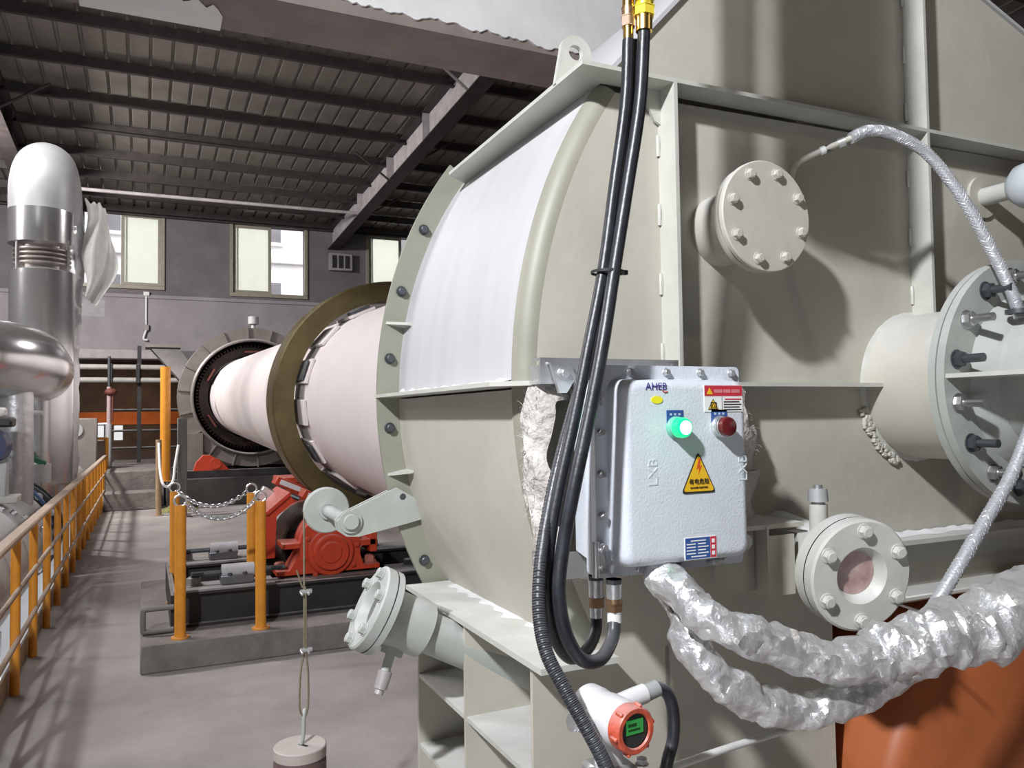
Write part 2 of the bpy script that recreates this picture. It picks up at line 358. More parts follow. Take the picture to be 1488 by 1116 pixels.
# ---- concrete beam overhead
cb = struct(MB().span((-8, 4.0, 4.0 - .02), (9, 4.42, 4.75)), 'beam_overhead', beamcon)
wob = MB()
ed = random.Random(9); EZ = [0.0]
for _ in range(90): EZ.append(max(-.05, min(.05, EZ[-1] * .93 + ed.uniform(-.014, .014))))
def edge(x): return 4.02 + EZ[int(round((x - .9) / 2.0 * 90))]
n_ = 90; vs = []; 
for i in range(n_ + 1):
    x = .9 + 2.0 * i / n_; vs += [(x, 3.985, edge(x) + .03), (x, 3.985, 4.75), (x, 4.0, edge(x) + .03), (x, 4.0, 4.75)]
fs = []
for i in range(n_):
    a = i * 4; b = a + 4; fs += [(a, b, b + 1, a + 1), (a, a + 2, b + 2, b)]
wob.add(vs, fs).build('plaster_skim', plaster, cb)
vs = []; fs = []
for i in range(25):
    x = -.3 + .66 * i / 24; vs += [(x, 4.15 + .04 * math.sin(i * 1.9) + .16 * max(0, (i - 20) / 8), 3.974), (x, 4.43, 3.974), (x, 4.43, 4.1)]
for i in range(24):
    a = i * 3; fs += [(a, a + 3, a + 4, a + 1), (a + 1, a + 4, a + 5, a + 2)]
MB().add(vs, fs).build('plaster_patch', plaster, cb)
struct(MB().span((1.0, 1.33, 2.96), (1.36, 1.43, 4.3), .01), 'shade_caster', lagging)  # unseen block added above the view to cast the wide shadow band
# ---- building outside
fb = thing('apartment_building', (4, 40, -3), 'pale building seen through the windows of the back wall', 'building')
MB().span((-14, 40, -3), (26, 46, 22)).build('wall', facade, fb)
for k in range(14):
    for j in range(3):
        x = -9.2 + k * 2.35; z = 7.4 + j * 3.1
        f_ = MB().span((x, 39.9, z), (x + 1.15, 40.02, z + 1.15)).build('window', fdark, fb)
        MB().span((x - .1, 39.75, z - .15), (x + 1.25, 40.0, z)).build('sill', facade, f_)
        MB().span((x + .55, 39.86, z), (x + .6, 39.92, z + 1.15)).build('mullion', facade, f_)
for j in range(4): MB().span((-14, 39.7, 6.4 + j * 3.1), (26, 40.05, 6.7 + j * 3.1)).build('floor_band', M('band', (0.62, 0.58, 0.58), 0.8), fb)
struct(MB().span((-40, 34, -3.4), (60, 60, -3.1)), 'ground_outside', M('pale_yard', (.5, .48, .46), .8))

# ================================================================== KILN HOOD
AX, AZ, RH = 2.37, 1.98, 1.48
Y0, Y1 = 1.88, 2.965
def arc(th, r=RH): return AX - r * math.cos(th), AZ + r * math.sin(th)
ZT = 2.835; TT = math.asin((ZT - AZ) / RH); TB = -math.asin((AZ - 1.26) / RH)
hx = thing('kiln_hood', (2.37, 2.4, 0), 'huge greenish-grey steel hood with a rounded left side at the near end of the kiln', 'kiln hood')
def curved(name, t0, t1, mat):
    m = MB(); r0 = RH
    m.grid(lambda a, b: V((arc(t0 + (t1 - t0) * a)[0], Y0 + .05 + (Y1 - Y0 - .05) * b, arc(t0 + (t1 - t0) * a)[1])), 40, 1)
    return m.build(name, mat, hx, ang=50)
curved('side_wall', math.radians(.4), TT, hoodd)
curved('lower_side_wall', math.radians(-70), math.radians(-.4), hood)
# rounded front corner between side wall and front panel, in a darker olive
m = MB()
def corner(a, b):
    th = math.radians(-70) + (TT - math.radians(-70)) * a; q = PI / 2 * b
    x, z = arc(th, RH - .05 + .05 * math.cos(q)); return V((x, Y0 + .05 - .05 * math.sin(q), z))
m.grid(corner, 60, 6).build('corner_bend', M('olive_bend_paint', (0.27, 0.265, 0.215), 0.5, var=0.08, scale=4), hx, ang=60)
# front panel with arc edge
poly = [arc(TT + (TB - TT) * i / 40, RH - .05) for i in range(41)] + [(.915, 1.26), (.915, 0.02), (1.95, 0.02), (1.95, 1.27), (3.7, 1.27), (3.7, ZT)]
MB().prism(poly, (0, Y0, 0), (1, 0, 0), (0, 0, 1), (0, .014, 0)).build('front_panel', hood, hx)
up = [(1.162, ZT), (1.68, 3.385), (2.2, 3.62), (3.03, 3.32), (3.7, 3.08), (3.7, ZT)]
MB().prism(up, (0, Y0, 0), (1, 0, 0), (0, 0, 1), (0, .014, 0)).build('upper_front_panel', hood, hx)
m = MB()
for (a, b), (c, d) in zip(up[:5], up[1:5]):
    n = V((-(d - b), 0, c - a)).normalized() * .012
    m.hull([V((x, y, z)) + k for x, z in ((a, b), (c, d)) for y in (Y0 - .012, Y1 - .03) for k in (V((0, 0, 0)), n)])
m.build('upper_roof_plate', hoodd, hx)
MB().ring((AX, Y1 - .015, AZ), (0, 1, 0), 1.0, 1.478, .012, 96).build('rear_plate', hood, hx)
# horizontal flange around the top of the lower body
m = MB(); m.prism([(1.16, 2.93), (1.062, 2.85), (1.05, 1.80), (1.13, 1.80), (3.7, 1.80), (3.7, 1.89), (1.16, 1.89)], (0, 0, ZT - .006), (1, 0, 0), (0, 1, 0), (0, 0, .012)).build('top_flange', flg, hx)
m = MB(); m.prism([(.80, 2.99), (.80, 1.87), (.88, 1.80), (2.16, 1.80), (2.16, 1.89), (.905, 1.89), (.905, 2.99)], (0, 0, 1.976), (1, 0, 0), (0, 1, 0), (0, 0, .012)).build('middle_flange', flg, hx)
MB().prism([(0, 0), (.08, 0), (.0, -.05)], (2.15, Y0, 1.976), (0, -1, 0), (0, 0, 1), (.01, 0, 0)).build('end_gusset', flg, hx)
for X, z0, z1, nm in ((1.35, 1.99, ZT - .006, 0), (2.38, 2.21, ZT - .006, 0), (2.38, ZT + .006, 3.545, 0)):
    o = MB().span((X - .006, 1.80, z0), (X + .006, Y0 + .002, z1)).build('vertical_stiffener', flg, hx)
    wm = MB(); k = z0 + .05
    while k < z1 - .05:
        wm.tube([(X - .009, Y0 - .004, k), (X - .011, Y0 - .006, k + .03), (X - .009, Y0 - .004, k + .06)], .006, 6, 2); k += .2
    wm.build('weld', flg, o, kind='stuff')
# rounded corner plates at stiffener ends under the top flange
MB().prism([(0, 0), (-.07, 0), (-.02, -.09), (0, -.1)], (1.344, Y0 - .004, ZT - .006), (1, 0, 0), (0, 0, 1), (0, -.01, 0)).build('corner_gusset', flg, hx)
# lifting lug
R_ = .05; lp = [(-.07, -.1)] + [(R_ * math.cos(a), R_ * math.sin(a)) for a in [PI - PI * i / 14 for i in range(15)]] + [(.1, -.1)]
lug = MB(); hole = [(.022 * math.cos(a) - .002, .022 * math.sin(a)) for a in [2 * PI * i / 20 for i in range(20)]]
def plate_with_hole(m, outer, hole, o, u, v, d):
    o = V(o); u = V(u); v = V(v); d = V(d); n = 48; cx = sum(p[0] for p in hole) / len(hole); cy = sum(p[1] for p in hole) / len(hole)
    def hit(a):
        dx, dy = math.cos(a), math.sin(a); best = None
        for (x1, y1), (x2, y2) in zip(outer, outer[1:] + outer[:1]):
            ex, ey = x2 - x1, y2 - y1; den = dx * ey - dy * ex
            if abs(den) < 1e-9: continue
            t = ((x1 - cx) * ey - (y1 - cy) * ex) / den; q = ((x1 - cx) * dy - (y1 - cy) * dx) / den
            if t > 0 and -1e-6 <= q <= 1 + 1e-6 and (best is None or t < best): best = t
        return cx + dx * best, cy + dy * best
    hr = math.hypot(hole[0][0] - cx, hole[0][1] - cy); vs = []; fs = []
    angs = sorted([2 * PI * i / n for i in range(n)] + [math.atan2(y - cy, x - cx) % (2 * PI) for x, y in outer]); n = len(angs)
    for a in angs:
        ox, oy = hit(a); ix, iy = cx + hr * math.cos(a), cy + hr * math.sin(a)
        vs += [o + u * ix + v * iy, o + u * ox + v * oy, o + u * ox + v * oy + d, o + u * ix + v * iy + d]
    for i in range(n):
        a = 4 * i; b = 4 * ((i + 1) % n); fs += [(a + k, b + k, b + (k + 1) % 4, a + (k + 1) % 4) for k in range(4)]
    return m.add(vs, fs)
plate_with_hole(lug, lp, hole, (1.118, 1.95, 2.935), (1, 0, 0), (0, 0, 1), (0, .016, 0)).build('lifting_lug', flg, hx)
# bolted ring at the kiln side
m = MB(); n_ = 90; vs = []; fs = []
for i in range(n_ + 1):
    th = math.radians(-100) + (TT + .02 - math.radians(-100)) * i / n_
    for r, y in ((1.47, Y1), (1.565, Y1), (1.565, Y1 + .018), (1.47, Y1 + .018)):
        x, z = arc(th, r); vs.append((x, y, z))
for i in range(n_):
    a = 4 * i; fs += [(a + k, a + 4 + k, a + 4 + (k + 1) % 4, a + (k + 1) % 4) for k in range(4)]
m.add(vs, fs + [(0, 1, 2, 3), (4 * n_, 4 * n_ + 1, 4 * n_ + 2, 4 * n_ + 3)]); ring = m.build('seal_ring', M('shaded_ring_paint', (0.25, 0.25, 0.20), 0.5, var=.08, scale=5), hx)  # hood colour darkened here, the shade on the ring is in the paint
hxb = hexmesh('bolt', dsteel)
for k in range(-8, 4):
    th = math.radians(5.5 + 10 * k)
    if th < TT - .05:
        x, z = arc(th, 1.523); inst(hxb, 'bolt', (x, Y1 - .002, z), (0, -1, 0), .017, ring)
for k in range(-3, 2):
    th = math.radians(-10 + 20.5 * k) if k != 1 else math.radians(10.5)
    for th in [math.radians(q) for q in (-70, -50, -30, -11, 10.5, 26)][k + 3:k + 4]:
        x, z = arc(th, RH); rad = V((-math.cos(th), 0, math.sin(th))); tan = V((math.sin(th), 0, math.cos(th)))
        MB().prism([(0, 0), (.075, 0), (.015, -.09), (0, -.09)], V((x, Y1, z)) - tan * .005, rad, (0, 1, 0), tan * .01).build('gusset', flg, ring)
MB().span((3.69, Y0, .02), (3.704, Y1, ZT)).build('right_side_plate', hood, hx)
dm = M('lime_dust', (.72, .72, .73), .95, var=.06, scale=30)
def dust_strip(name, p0, du, dv, nu=60, nv=6, h=.012):
    p0, du, dv = V(p0), V(du), V(dv)
    MB().grid(lambda a, b: p0 + du * a + dv * (b * (.75 + .5 * noise.noise(V((a * 14, 3, p0.z))))) + V((0, 0, .0005 + h * math.sin(PI * min(1, b * .98 + .02) * .5 + PI * .5) ** 2 * (.5 + noise.noise(V((a * 22, b * 4, p0.x))) ** 2 * 1.6))), nu, nv).build(name, dm, hx, kind='stuff')
dust_strip('dust_heap', (.905, 1.93, 1.988), (0, 1.0, 0), (-.075, 0, 0), 70, 6, .022)
dust_strip('dust_heap', (1.98, 1.875, 1.49), (1.6, 0, 0), (0, -.07, 0), 70, 6, .014)
dust_strip('dust_heap', (1.12, 1.95, 1.268), (0, .9, 0), (-.10, 0, 0), 60, 6, .008)
# stand below the left side: top plate, webs and shelves
st = MB().prism([(.90, 2.93), (.90, 1.80), (1.13, 1.80), (1.13, 2.93)], (0, 0, 1.252), (1, 0, 0), (0, 1, 0), (0, 0, .016)).build('stand', flg, hx)
for y in (2.36, 2.83): MB().span((.915, y, 0.01), (1.35, y + .014, 1.25)).build('stand_web', hood, st)
MB().span((1.33, Y0, 0.01), (1.345, 2.95, 1.25)).build('stand_back_plate', hood, st)
for z in (.95, .70, .42, .15): MB().span((.917, 1.9, z), (1.33, 2.83, z + .014)).build('stand_shelf', flg, st)
# recess under the burner, lower rails
MB().span((1.95, Y0, .02), (1.964, 2.9, 1.26)).build('recess_side', hood, hx)
MB().span((1.95, 2.9, .02), (3.7, 2.914, 1.26)).build('recess_back', hood, hx)
MB().span((1.95, Y0, 1.262), (3.7, 2.9, 1.275)).build('recess_top', hood, hx)
MB().span((1.93, 1.775, 1.475), (3.7, 1.885, 1.49)).span((1.93, 1.86, 1.40), (3.7, 1.88, 1.476)).build('lower_rail', flg, hx)
MB().span((2.15, 1.775, 1.30), (2.78, 1.885, 1.316), .004).build('lower_rail', flg, hx)
# burner opening nozzle on the front panel
NZ = V((AX, Y0, AZ))
nz = MB().lathe([(.24, .02), (.24, -.33), (.222, -.33), (.222, .02)], NZ, (0, 1, 0), 64).build('burner_nozzle', hood, hx)
m = MB(); m.lathe([(.238, -.012), (.247, -.005), (.252, .0), (.238, .004)], NZ, (0, 1, 0), 72, nz=.0015); m.build('weld', flg, nz)
m = MB(); bw = random.Random(3)
for i in range(70):
    a = math.radians(196 + 52 * bw.random()); r = .25 + .03 * bw.random()
    m.ball(NZ + V((r * math.cos(a), -.008, r * math.sin(a))), .005 + .006 * bw.random(), 6)
m.build('clay_crumbs', hood, nz, kind='stuff')
m = MB().ring(NZ + V((0, -.33, 0)), (0, -1, 0), .222, .36, .022, 72); fl1 = m.build('nozzle_flange', flgrey, nz)

# ---- blind flange nozzle
BC = V((1.557, 1.68, 2.44))
bn = MB().lathe([(.105, 0), (.105, .2)], BC, (0, 1, 0), 40).build('inspection_nozzle', hood, hx)
MB().ring(BC + V((0, .024, 0)), (0, 1, 0), .1, .150, .018, 56).build('nozzle_flange', hood, bn)
MB().disc(BC + V((0, .016, 0)), (0, 1, 0), .146, .008, 48).build('gasket', dsteel, bn)
MB().disc(BC + V((0, .016, 0)), (0, -1, 0), .155, .018, 64, .003).build('cover_plate', hood, bn)
hxh = hexmesh('bolt', hood)
for k in range(8):
    a = 2 * PI * (k + .5) / 8 + .1; p = BC + V((.125 * math.cos(a), -.002, .125 * math.sin(a)))
    inst(hxh, 'bolt', p, (0, -1, 0), .0135, bn, a); inst(hxh, 'bolt', p + V((0, .045, 0)), (0, 1, 0), .013, bn, a)

# ---- burner pipe (bolted to the nozzle flange)
bp_ = thing('burner_pipe', (AX, 1.2, AZ), 'grey-green burner pipe with a large studded flange at the right edge', 'burner pipe')
FY = Y0 - .352
MB().ring((AX, FY - .006, AZ), (0, -1, 0), .2, .362, .024, 72).build('flange', flgrey, bp_)
MB().ring((AX, FY, AZ), (0, -1, 0), .2, .352, .006, 72).build('gasket', M('pale_gasket', (.55, .62, .60), .7), bp_)
MB().lathe([(.255, 0), (.205, -.05), (.20, -.12), (.20, -1.15), (.16, -1.15)], (AX, FY - .03, AZ), (0, 1, 0), 64).build('pipe', flgrey, bp_)
MB().span((AX - .355, FY - .26, AZ + .008), (AX - .18, FY - .03, AZ + .02)).build('flange_fin', flg, bp_)
stud_b = hexmesh('stud', steel, True, 4.2); stud_d = hexmesh('stud', dsteel, True, 4.2)
for k in range(16):
    a = 2 * PI * (k + .5) / 16; p = V((AX + .313 * math.cos(a), FY - .03, AZ + .313 * math.sin(a)))
    inst(stud_d if k % 2 else stud_b, 'stud', p, (0, -1, 0), (.022, .022, .019), bp_, a)
    inst(hxb, 'nut', p + V((0, .056, 0)), (0, 1, 0), .018, bp_, a)

# ---- purge nozzle with white head, right edge
pv = thing('purge_nozzle', (2.75, 1.75, 2.66), 'small round-headed nozzle on the hood at the right edge above the burner flange', 'nozzle')
P_ = V((2.75, Y0, 2.665))
MB().disc(P_ + V((0, .001, 0)), (0, -1, 0), .075, .012, 32).build('base_plate', hood, pv)
MB().cyl(P_ + V((0, -.01, 0)), P_ + V((0, -.13, 0)), .032, seg=20).build('neck', flg, pv)
MB().lathe([(0, -.02), (.05, 0), (.075, .03), (.08, .07), (.06, .11), (0, .12)], P_ + V((0, -.12, 0)), (0, -1, 0), 28).build('head', M('head_grey', (.5, .54, .57), .4), pv)

# ================================================================== KILN
def ax(y): return V((2.37, y, 1.823 + .031 * y))
AD = (ax(10) - ax(0)).normalized()
kl = thing('rotary_kiln', (2.37, 8, 0.85), 'long white rotary kiln shell running from the hood to the back of the hall', 'rotary kiln')
RS = .955
MB().lathe([(RS, 0), (RS, 18.4)], ax(2.75), AD, 96).build('shell', kiln, kl)
MB().ring(ax(2.75) , AD, .6, RS, .02, 64).build('shell_end', kiln, kl)
ty = MB().lathe([(1.035, 0), (1.225, 0), (1.24, .015), (1.24, .43), (1.225, .445), (1.035, .445)], ax(8.0), AD, 128, True).build('tyre', tyrem, kl)
pad = MB().box((0, 0, 0), (.25, .03, .72), .004).mesh('tyre_pad', kiln)
padd = MB().box((0, 0, 0), (.20, .025, .2), .004).mesh('tyre_stop', dsteel)
u_, v_, d_ = frame(AD)
def radial(name, me, y, r, a, parent):
    e = u_ * math.cos(a) + v_ * math.sin(a); t = AD.cross(e)
    o = bpy.data.objects.new(name, me); COL.objects.link(o); o.parent = parent
    o.matrix_local = Matrix.Translation(ax(y) + e * r - ORG[parent.name]) @ Matrix((t, e, AD)).transposed().to_4x4()
    ORG[o.name] = ORG[parent.name]; return o
for k in range(15): radial('tyre_pad', pad, 8.12, .968, 2 * PI * k / 15 + .1, kl)
for k in range(0, 15, 2): radial('tyre_stop', padd, 7.93, 1.005, 2 * PI * k / 15 + .1, kl)
# shell clamp visible at hood mouth
m = MB(); x, z = 1.42, 1.98
for k, (dz, ln) in enumerate(((.06, .03), (.02, .045), (-.03, .09), (-.075, .05))):
    m.box((AX - RS - .02, 3.55 + k * .02, AZ + dz), (.05, ln * 2, .035), .004)
m.build('shell_clamp', zinc, kl)
# girth gear guard
gg = thing('gear_guard', (2.37, 20, 0.7), 'grey ring-shaped guard around the kiln girth gear at the far end', 'gear guard')
MB().ring(ax(20), AD, 1.36, 1.66, .03, 72).build('front_ring', guard, gg)
MB().lathe([(1.66, 0), (1.66, .8)], ax(20), AD, 72).build('rim', guard, gg)
MB().lathe([(1.36, 0), (1.33, -.06), (1.36, -.09), (1.40, -.06), (1.40, 0)], ax(20), AD, 72).build('lip', guard, gg)
MB().ring(ax(20.78), AD, .98, 1.66, .03, 72).build('rear_ring', M('guard_inside', (.05, .04, .035), .7), gg)
jf = MB().box((0, .17, -.02), (.03, .36, .05)).mesh('joint_flange', guard)
for k in range(18): radial('joint_flange', jf, 20, 1.34, 2 * PI * k / 18 + .1, gg)
m = MB(); m.lathe([(1.0, 0), (1.2, 0), (1.2, .4), (1.0, .4)], ax(20.2), AD, 72, True); gr = m.build('girth_gear', M('greasy_gear', (.025, .02, .018), .4, .3, col2=(.05, .028, .022)), kl)
gt = MB().box((0, 0, .2), (.045, .06, .4)).mesh('gear_tooth', MATS['greasy_gear'])
for k in range(96): radial('gear_tooth', gt, 20.25, 1.23, 2 * PI * k / 96, gr)
for k in range(6):
    a = 2 * PI * k / 6 + .5; radial('spring_plate', MB().box((0, 0, 0), (.32, .03, .5)).mesh('spring_plate', rust), 20.0, 1.08, a, kl)
bt = ax(20.3) + V((.05, 0, 1.66)); MB().cyl(bt - V((0, 0, .05)), bt + V((0, 0, .14)), .05, seg=14).cyl(bt + V((0, 0, .12)), bt + V((0, 0, .30)), .125, seg=18).build('breather', M('breather', (.42, .42, .42), .5), gg)
for xa in (.8, 3.5): MB().span((xa, 19.95, .62), (xa + .45, 20.7, 1.6)).build('guard_foot', guard, gg)

# ---- far pier and supports
pier = MB().span((.45, 18.9, 0), (4.6, 22.5, .62), .02).build('kiln_pier', M('pier_dark', (.055, .052, .05), .85, var=.25, scale=3), label='long dark concrete pier under the gear guard', cat='concrete pier')
fb2 = thing('far_support_frame', (2.3, 19.5, .62), 'dark steel base frame on the far pier below the gear guard', 'steel frame')
MB().span((.6, 19.0, .62), (4.4, 19.25, .78)).build('beam', black, fb2); MB().span((.6, 20.6, .62), (4.4, 20.85, .78)).build('beam', black, fb2)
MB().prism([(1.0, .78), (1.75, .78), (1.6, .95), (1.35, 1.12), (1.2, 1.12), (1.05, .95)], (0, 19.0, 0), (1, 0, 0), (0, 0, 1), (0, .3, 0)).build('bearing', orange, fb2)
MB().cyl((1.45, 18.95, .93), (1.45, 19.0, .93), .12, seg=20).build('bearing_cap', orange, fb2)
fb3 = thing('far_drive_support', (2.3, 12.5, 0), 'red-orange support column standing behind the tyre under the kiln', 'support')
MB().span((1.95, 12.2, 0), (2.25, 12.6, .98), .02).build('column', orange, fb3); MB().span((1.8, 12.1, .96), (2.4, 12.7, 1.04), .01).build('head_plate', orange, fb3)

# ================================================================== ROLLER STATION
MB().span((-.02, 6.65, 0), (4.7, 9.3, .22), .012).build('plinth', plcon, label='low rough concrete plinth under the near roller station', cat='concrete plinth')
bf = thing('roller_base_frame', (1.6, 7.8, .22), 'black steel base frame with grey rails on the near concrete plinth', 'base frame')
def ibeam(m, x0, x1, y, z0, z1, wd=.3):
    m.span((x0, y - wd / 2, z0), (x1, y + wd / 2, z0 + .02)); m.span((x0, y - wd / 2, z1 - .02), (x1, y + wd / 2, z1)); m.span((x0, y - .09, z0), (x1, y - .07, z1)).span((x0, y + .07, z0), (x1, y + .09, z1))
    return m
for y in (7.2, 8.5):
    o = ibeam(MB(), .22, 4.5, y, .222, .50).build('beam', black, bf)
    for xa, xb in ((.22, 1.02), (2.05, 3.0)): MB().span((xa, y - .16, .50), (xb, y + .16, .522), .004).build('slide_plate', M('rail_grey', (.25, .24, .24), .55), o)
    inst(hexmesh('anchor_bolt', M('bolt_grey', (.2, .19, .19), .5)), 'anchor_bolt', (.38, y + .02, .52), (0, 0, 1), .06, o)
    inst(hexmesh('anchor_bolt', black), 'anchor_bolt', (2.25, y + .02, .52), (0, 0, 1), .055, o)
    jb = MB().box((.72, y, .56), (.26, .18, .07), .005).build('jack_block', M('jack_steel', (.16, .16, .18), .4, .6), o)
    MB().cyl((.60, y, .62), (.86, y, .62), .062, seg=20).build('jack_cylinder', M('jack_white', (.42, .42, .44), .4), jb)
    MB().cyl((.36, y, .615), (1.12, y, .615), .022, seg=12).build('jack_screw', dsteel, jb)
    for dx in (-.06, .06): inst(hexmesh('bolt', dsteel), 'bolt', (.72 + dx, y - .07, .595), (0, 0, 1), .018, jb)
MB().span((.2, 7.0, .222), (.24, 8.7, .50)).build('end_plate', black, bf)
MB().tube([(.22, 6.95, .42), (.02, 6.95, .42), (.0, 6.95, .40), (.0, 6.95, .26), (.02, 6.95, .245), (.22, 6.95, .245)], .022, 10, 3).build('lifting_bar', M('bar_grey', (.16, .155, .15), .5), bf)
rl = thing('support_roller', (1.53, 8.0, .70), 'dark steel support roller under the kiln tyre between orange bearing housings', 'roller')
ro = MB().lathe([(0, 0), (.30, 0), (.34, -.02), (.36, 0), (.36, .62), (.30, .64), (0, .64)], (1.53, 7.72, .70), (0, 1, 0), 56).build('roller_body', M('dark_roller', (.03, .025, .022), .35, .5, var=.3), rl)
MB().cyl((1.53, 7.5, .70), (1.53, 8.6, .70), .14, seg=28).build('shaft', steel, rl)
for s_, (yf, ye, lab) in enumerate(((7.26, 7.58, 'orange bearing housing with a round cap in front of the kiln roller'), (8.56, 8.3, 'orange bearing housing behind the kiln roller'))):
    h = thing('bearing_housing', (1.53, yf, .50), lab, 'bearing housing', 'roller bearing housings')
    X, Z = 1.53, .70; cap = [(X - .27 + 0, Z + .02)] + [(X + .27 * math.cos(a), Z + .06 + .29 * math.sin(a)) for a in [PI - PI * i / 20 for i in range(21)]] + [(X + .27, Z + .02)]
    body = [(X - .47, .522), (X - .47, .56), (X - .36, .56), (X - .27, Z)] + cap + [(X + .27, Z - .04), (X + .27, .66), (X + .30, .56), (X + .45, .56), (X + .45, .522)]
    MB().prism(body, (0, yf, 0), (1, 0, 0), (0, 0, 1), (0, ye - yf, 0)).build('body', orange, h)
    sg = -1 if yf < ye else 1
    for r, t in ((.21, .03), (.165, .05), (.10, .06)):
        MB().lathe([(0, t), (r - .012, t), (r, t - .012), (r, 0)], (X, yf, Z), (0, sg, 0), 48).build('end_cap', orange, h)
    MB().ring((X, yf, Z), (0, sg, 0), .125, .15, .062, 48).build('cap_rib', orange, h)
    ob = hexmesh('bolt', orange)
    for k in range(8):
        a = 2 * PI * k / 8 + .2; inst(ob, 'bolt', (X + .245 * math.cos(a), yf, Z + .235 * math.sin(a)), (0, sg, 0), .02, h)
    MB().span((X - .42, yf, Z + .05), (X - .26, ye, Z + .10), .006).build('split_lug', orange, h); MB().span((X + .26, yf, Z + .03), (X + .42, ye, Z + .09), .006).build('split_lug', orange, h)
    MB().span((X + .36, yf, Z - .03), (X + .43, ye, Z + .17), .006).build('side_bracket', orange, h)
    fbt = hexmesh('foot_bolt', M('dusty_orange', (.45, .16, .12), .6))
    for dx in (-.42, .40): inst(fbt, 'foot_bolt', (X + dx, (yf + ye) / 2, .56), (0, 0, 1), .05, h)
br = thing('graphite_holder', (1.1, 8.1, .75), 'orange bracket with a slanted arm left of the kiln roller', 'bracket')
MB().prism([(1.02, .62), (1.10, .62), (1.12, 1.0), (1.28, 1.13), (1.24, 1.19), (1.02, 1.04)], (0, 7.66, 0), (1, 0, 0), (0, 0, 1), (0, .03, 0)).build('side_plate', orange, br)
MB().prism([(1.02, .62), (1.10, .62), (1.12, 1.0), (1.28, 1.13), (1.24, 1.19), (1.02, 1.04)], (0, 8.36, 0), (1, 0, 0), (0, 0, 1), (0, .03, 0)).build('side_plate', orange, br)
MB().hull([V((x, y, z)) for x, z in ((1.0, 1.03), (1.03, 1.02), (1.25, 1.2), (1.23, 1.22)) for y in (7.62, 8.42)]).build('top_plate', orange, br)
MB().span((1.0, 7.66, .62), (1.03, 8.39, .75)).build('cross_plate', orange, br)
sb = thing('graphite_box', (1.45, 8.2, 1.1), 'pair of small red boxes beneath the tyre above the roller', 'box')
for k, (x, y, z) in enumerate(((1.36, 8.5, 1.22), (1.58, 8.2, 1.10))):
    o = MB().box((x, y, z), (.3, .25, .09), .006, Matrix.Rotation(.42, 3, 'Y')).build('red_box', orange, sb)
    MB().box((x, y - .128, z), (.22, .01, .05), .002, Matrix.Rotation(.42, 3, 'Y')).build('front_plate', lwhite, o)
MB().box((1.12, 8.3, 1.14), (.16, .12, .14), .01, Matrix.Rotation(.5, 3, 'Y')).build('valve_block', zinc, sb)
MB().tube([(1.0, 8.3, 1.0), (1.1, 8.3, 1.1), (1.25, 8.25, 1.16), (1.42, 8.2, 1.1)], .025, 8).build('pipe', dsteel, sb)
# ---- yellow posts with chains
def post(x, y, zb, ztop, lab):
    t = thing('barrier_post', (x, y, zb), lab, 'post', 'yellow barrier posts')
    MB().cyl((x, y, zb + .01), (x, y, ztop), .042, seg=20).build('tube', yellow, t)
    MB().disc((x, y, zb), (0, 0, 1), .07, .012, 20).build('foot_plate', yellow, t)
    MB().tube([(x + .045 * math.cos(a), y, ztop + .035 + .045 * math.sin(a)) for a in [2 * PI * i / 14 for i in range(15)]], .009, 6, 1, False).build('ring_hook', zinc, t)
post(.26, 6.75, .22, 1.24, 'yellow chain post on the plinth, front left of the four')
post(.86, 6.75, .22, 1.24, 'yellow chain post on the plinth, front right beside the orange bearing')
post(.262, 8.1, .22, 1.24, 'yellow chain post on the plinth, close behind the front left post')
post(.885, 7.56, .22, 1.24, 'yellow chain post on the plinth, rear right behind the chains')
lk = MB().tube([(.017 * math.cos(a) + (.012 if math.cos(a) > 0 else -.012), .017 * math.sin(a), 0) for a in [2 * PI * i / 12 for i in range(13)]], .0055, 6, 1, False).mesh('chain_link', zinc)
def chain(a, b, sag, lab):
    a = V(a); b = V(b); t = thing('barrier_chain', (a + b) / 2, lab, 'chain', 'barrier chains'); n = 22
    def P(k): return a.lerp(b, k) - V((0, 0, sag * 4 * k * (1 - k)))
    for i in range(n):
        k = (i + .5) / n; d = (P(k + .02) - P(k - .02)).normalized()
        o = bpy.data.objects.new('chain_link', lk); COL.objects.link(o); o.parent = t; o.location = P(k) - ORG[t.name]
        q = V((1, 0, 0)).rotation_difference(d); o.rotation_mode = 'QUATERNION'; o.rotation_quaternion = q @ Quaternion((1, 0, 0), PI / 2 * (i % 2) + .3)
        ORG[o.name] = ORG[t.name]
chain((.30, 6.75, 1.25), (.82, 6.75, 1.25), .13, 'galvanised chain between the two front yellow posts')
chain((.28, 8.08, 1.25), (.85, 7.58, 1.25), .14, 'galvanised chain between the two rear yellow posts')

# ================================================================== CONTROL CABINET
cbx = thing('control_cabinet', (1.145, 1.66, 1.53), 'pale blue-grey electric control cabinet with a lit green and a red indicator lamp', 'control cabinet')
CF = 1.51
cv = MB(); x0, x1, z0, z1 = .965, 1.327, 1.552, 1.982; rr = .028
def rrect(x0, x1, z0, z1, r, n=6):
    o = []
    for cx, cz, a0 in ((x1 - r, z1 - r, 0), (x0 + r, z1 - r, 90), (x0 + r, z0 + r, 180), (x1 - r, z0 + r, 270)):
        for i in range(n + 1):
            a = math.radians(a0 + 90 * i / n); o.append((cx + r * math.cos(a), cz + r * math.sin(a)))
    return o
loops = []
for k in range(7):
    q = PI / 2 * k / 6; ins = .022 * (1 - math.sin(q)); y = CF + .022 * (1 - math.cos(q))
    loops.append([(x, y, z) for x, z in rrect(x0 + ins + .004, x1 - ins - .004, z0 + ins + .004, z1 - ins - .004, rr - ins * .4)])
loops.append([(x, CF + .06, z) for x, z in rrect(x0, x1, z0, z1, rr)])
n_ = len(loops[0]); vs = [p for l in loops for p in l]
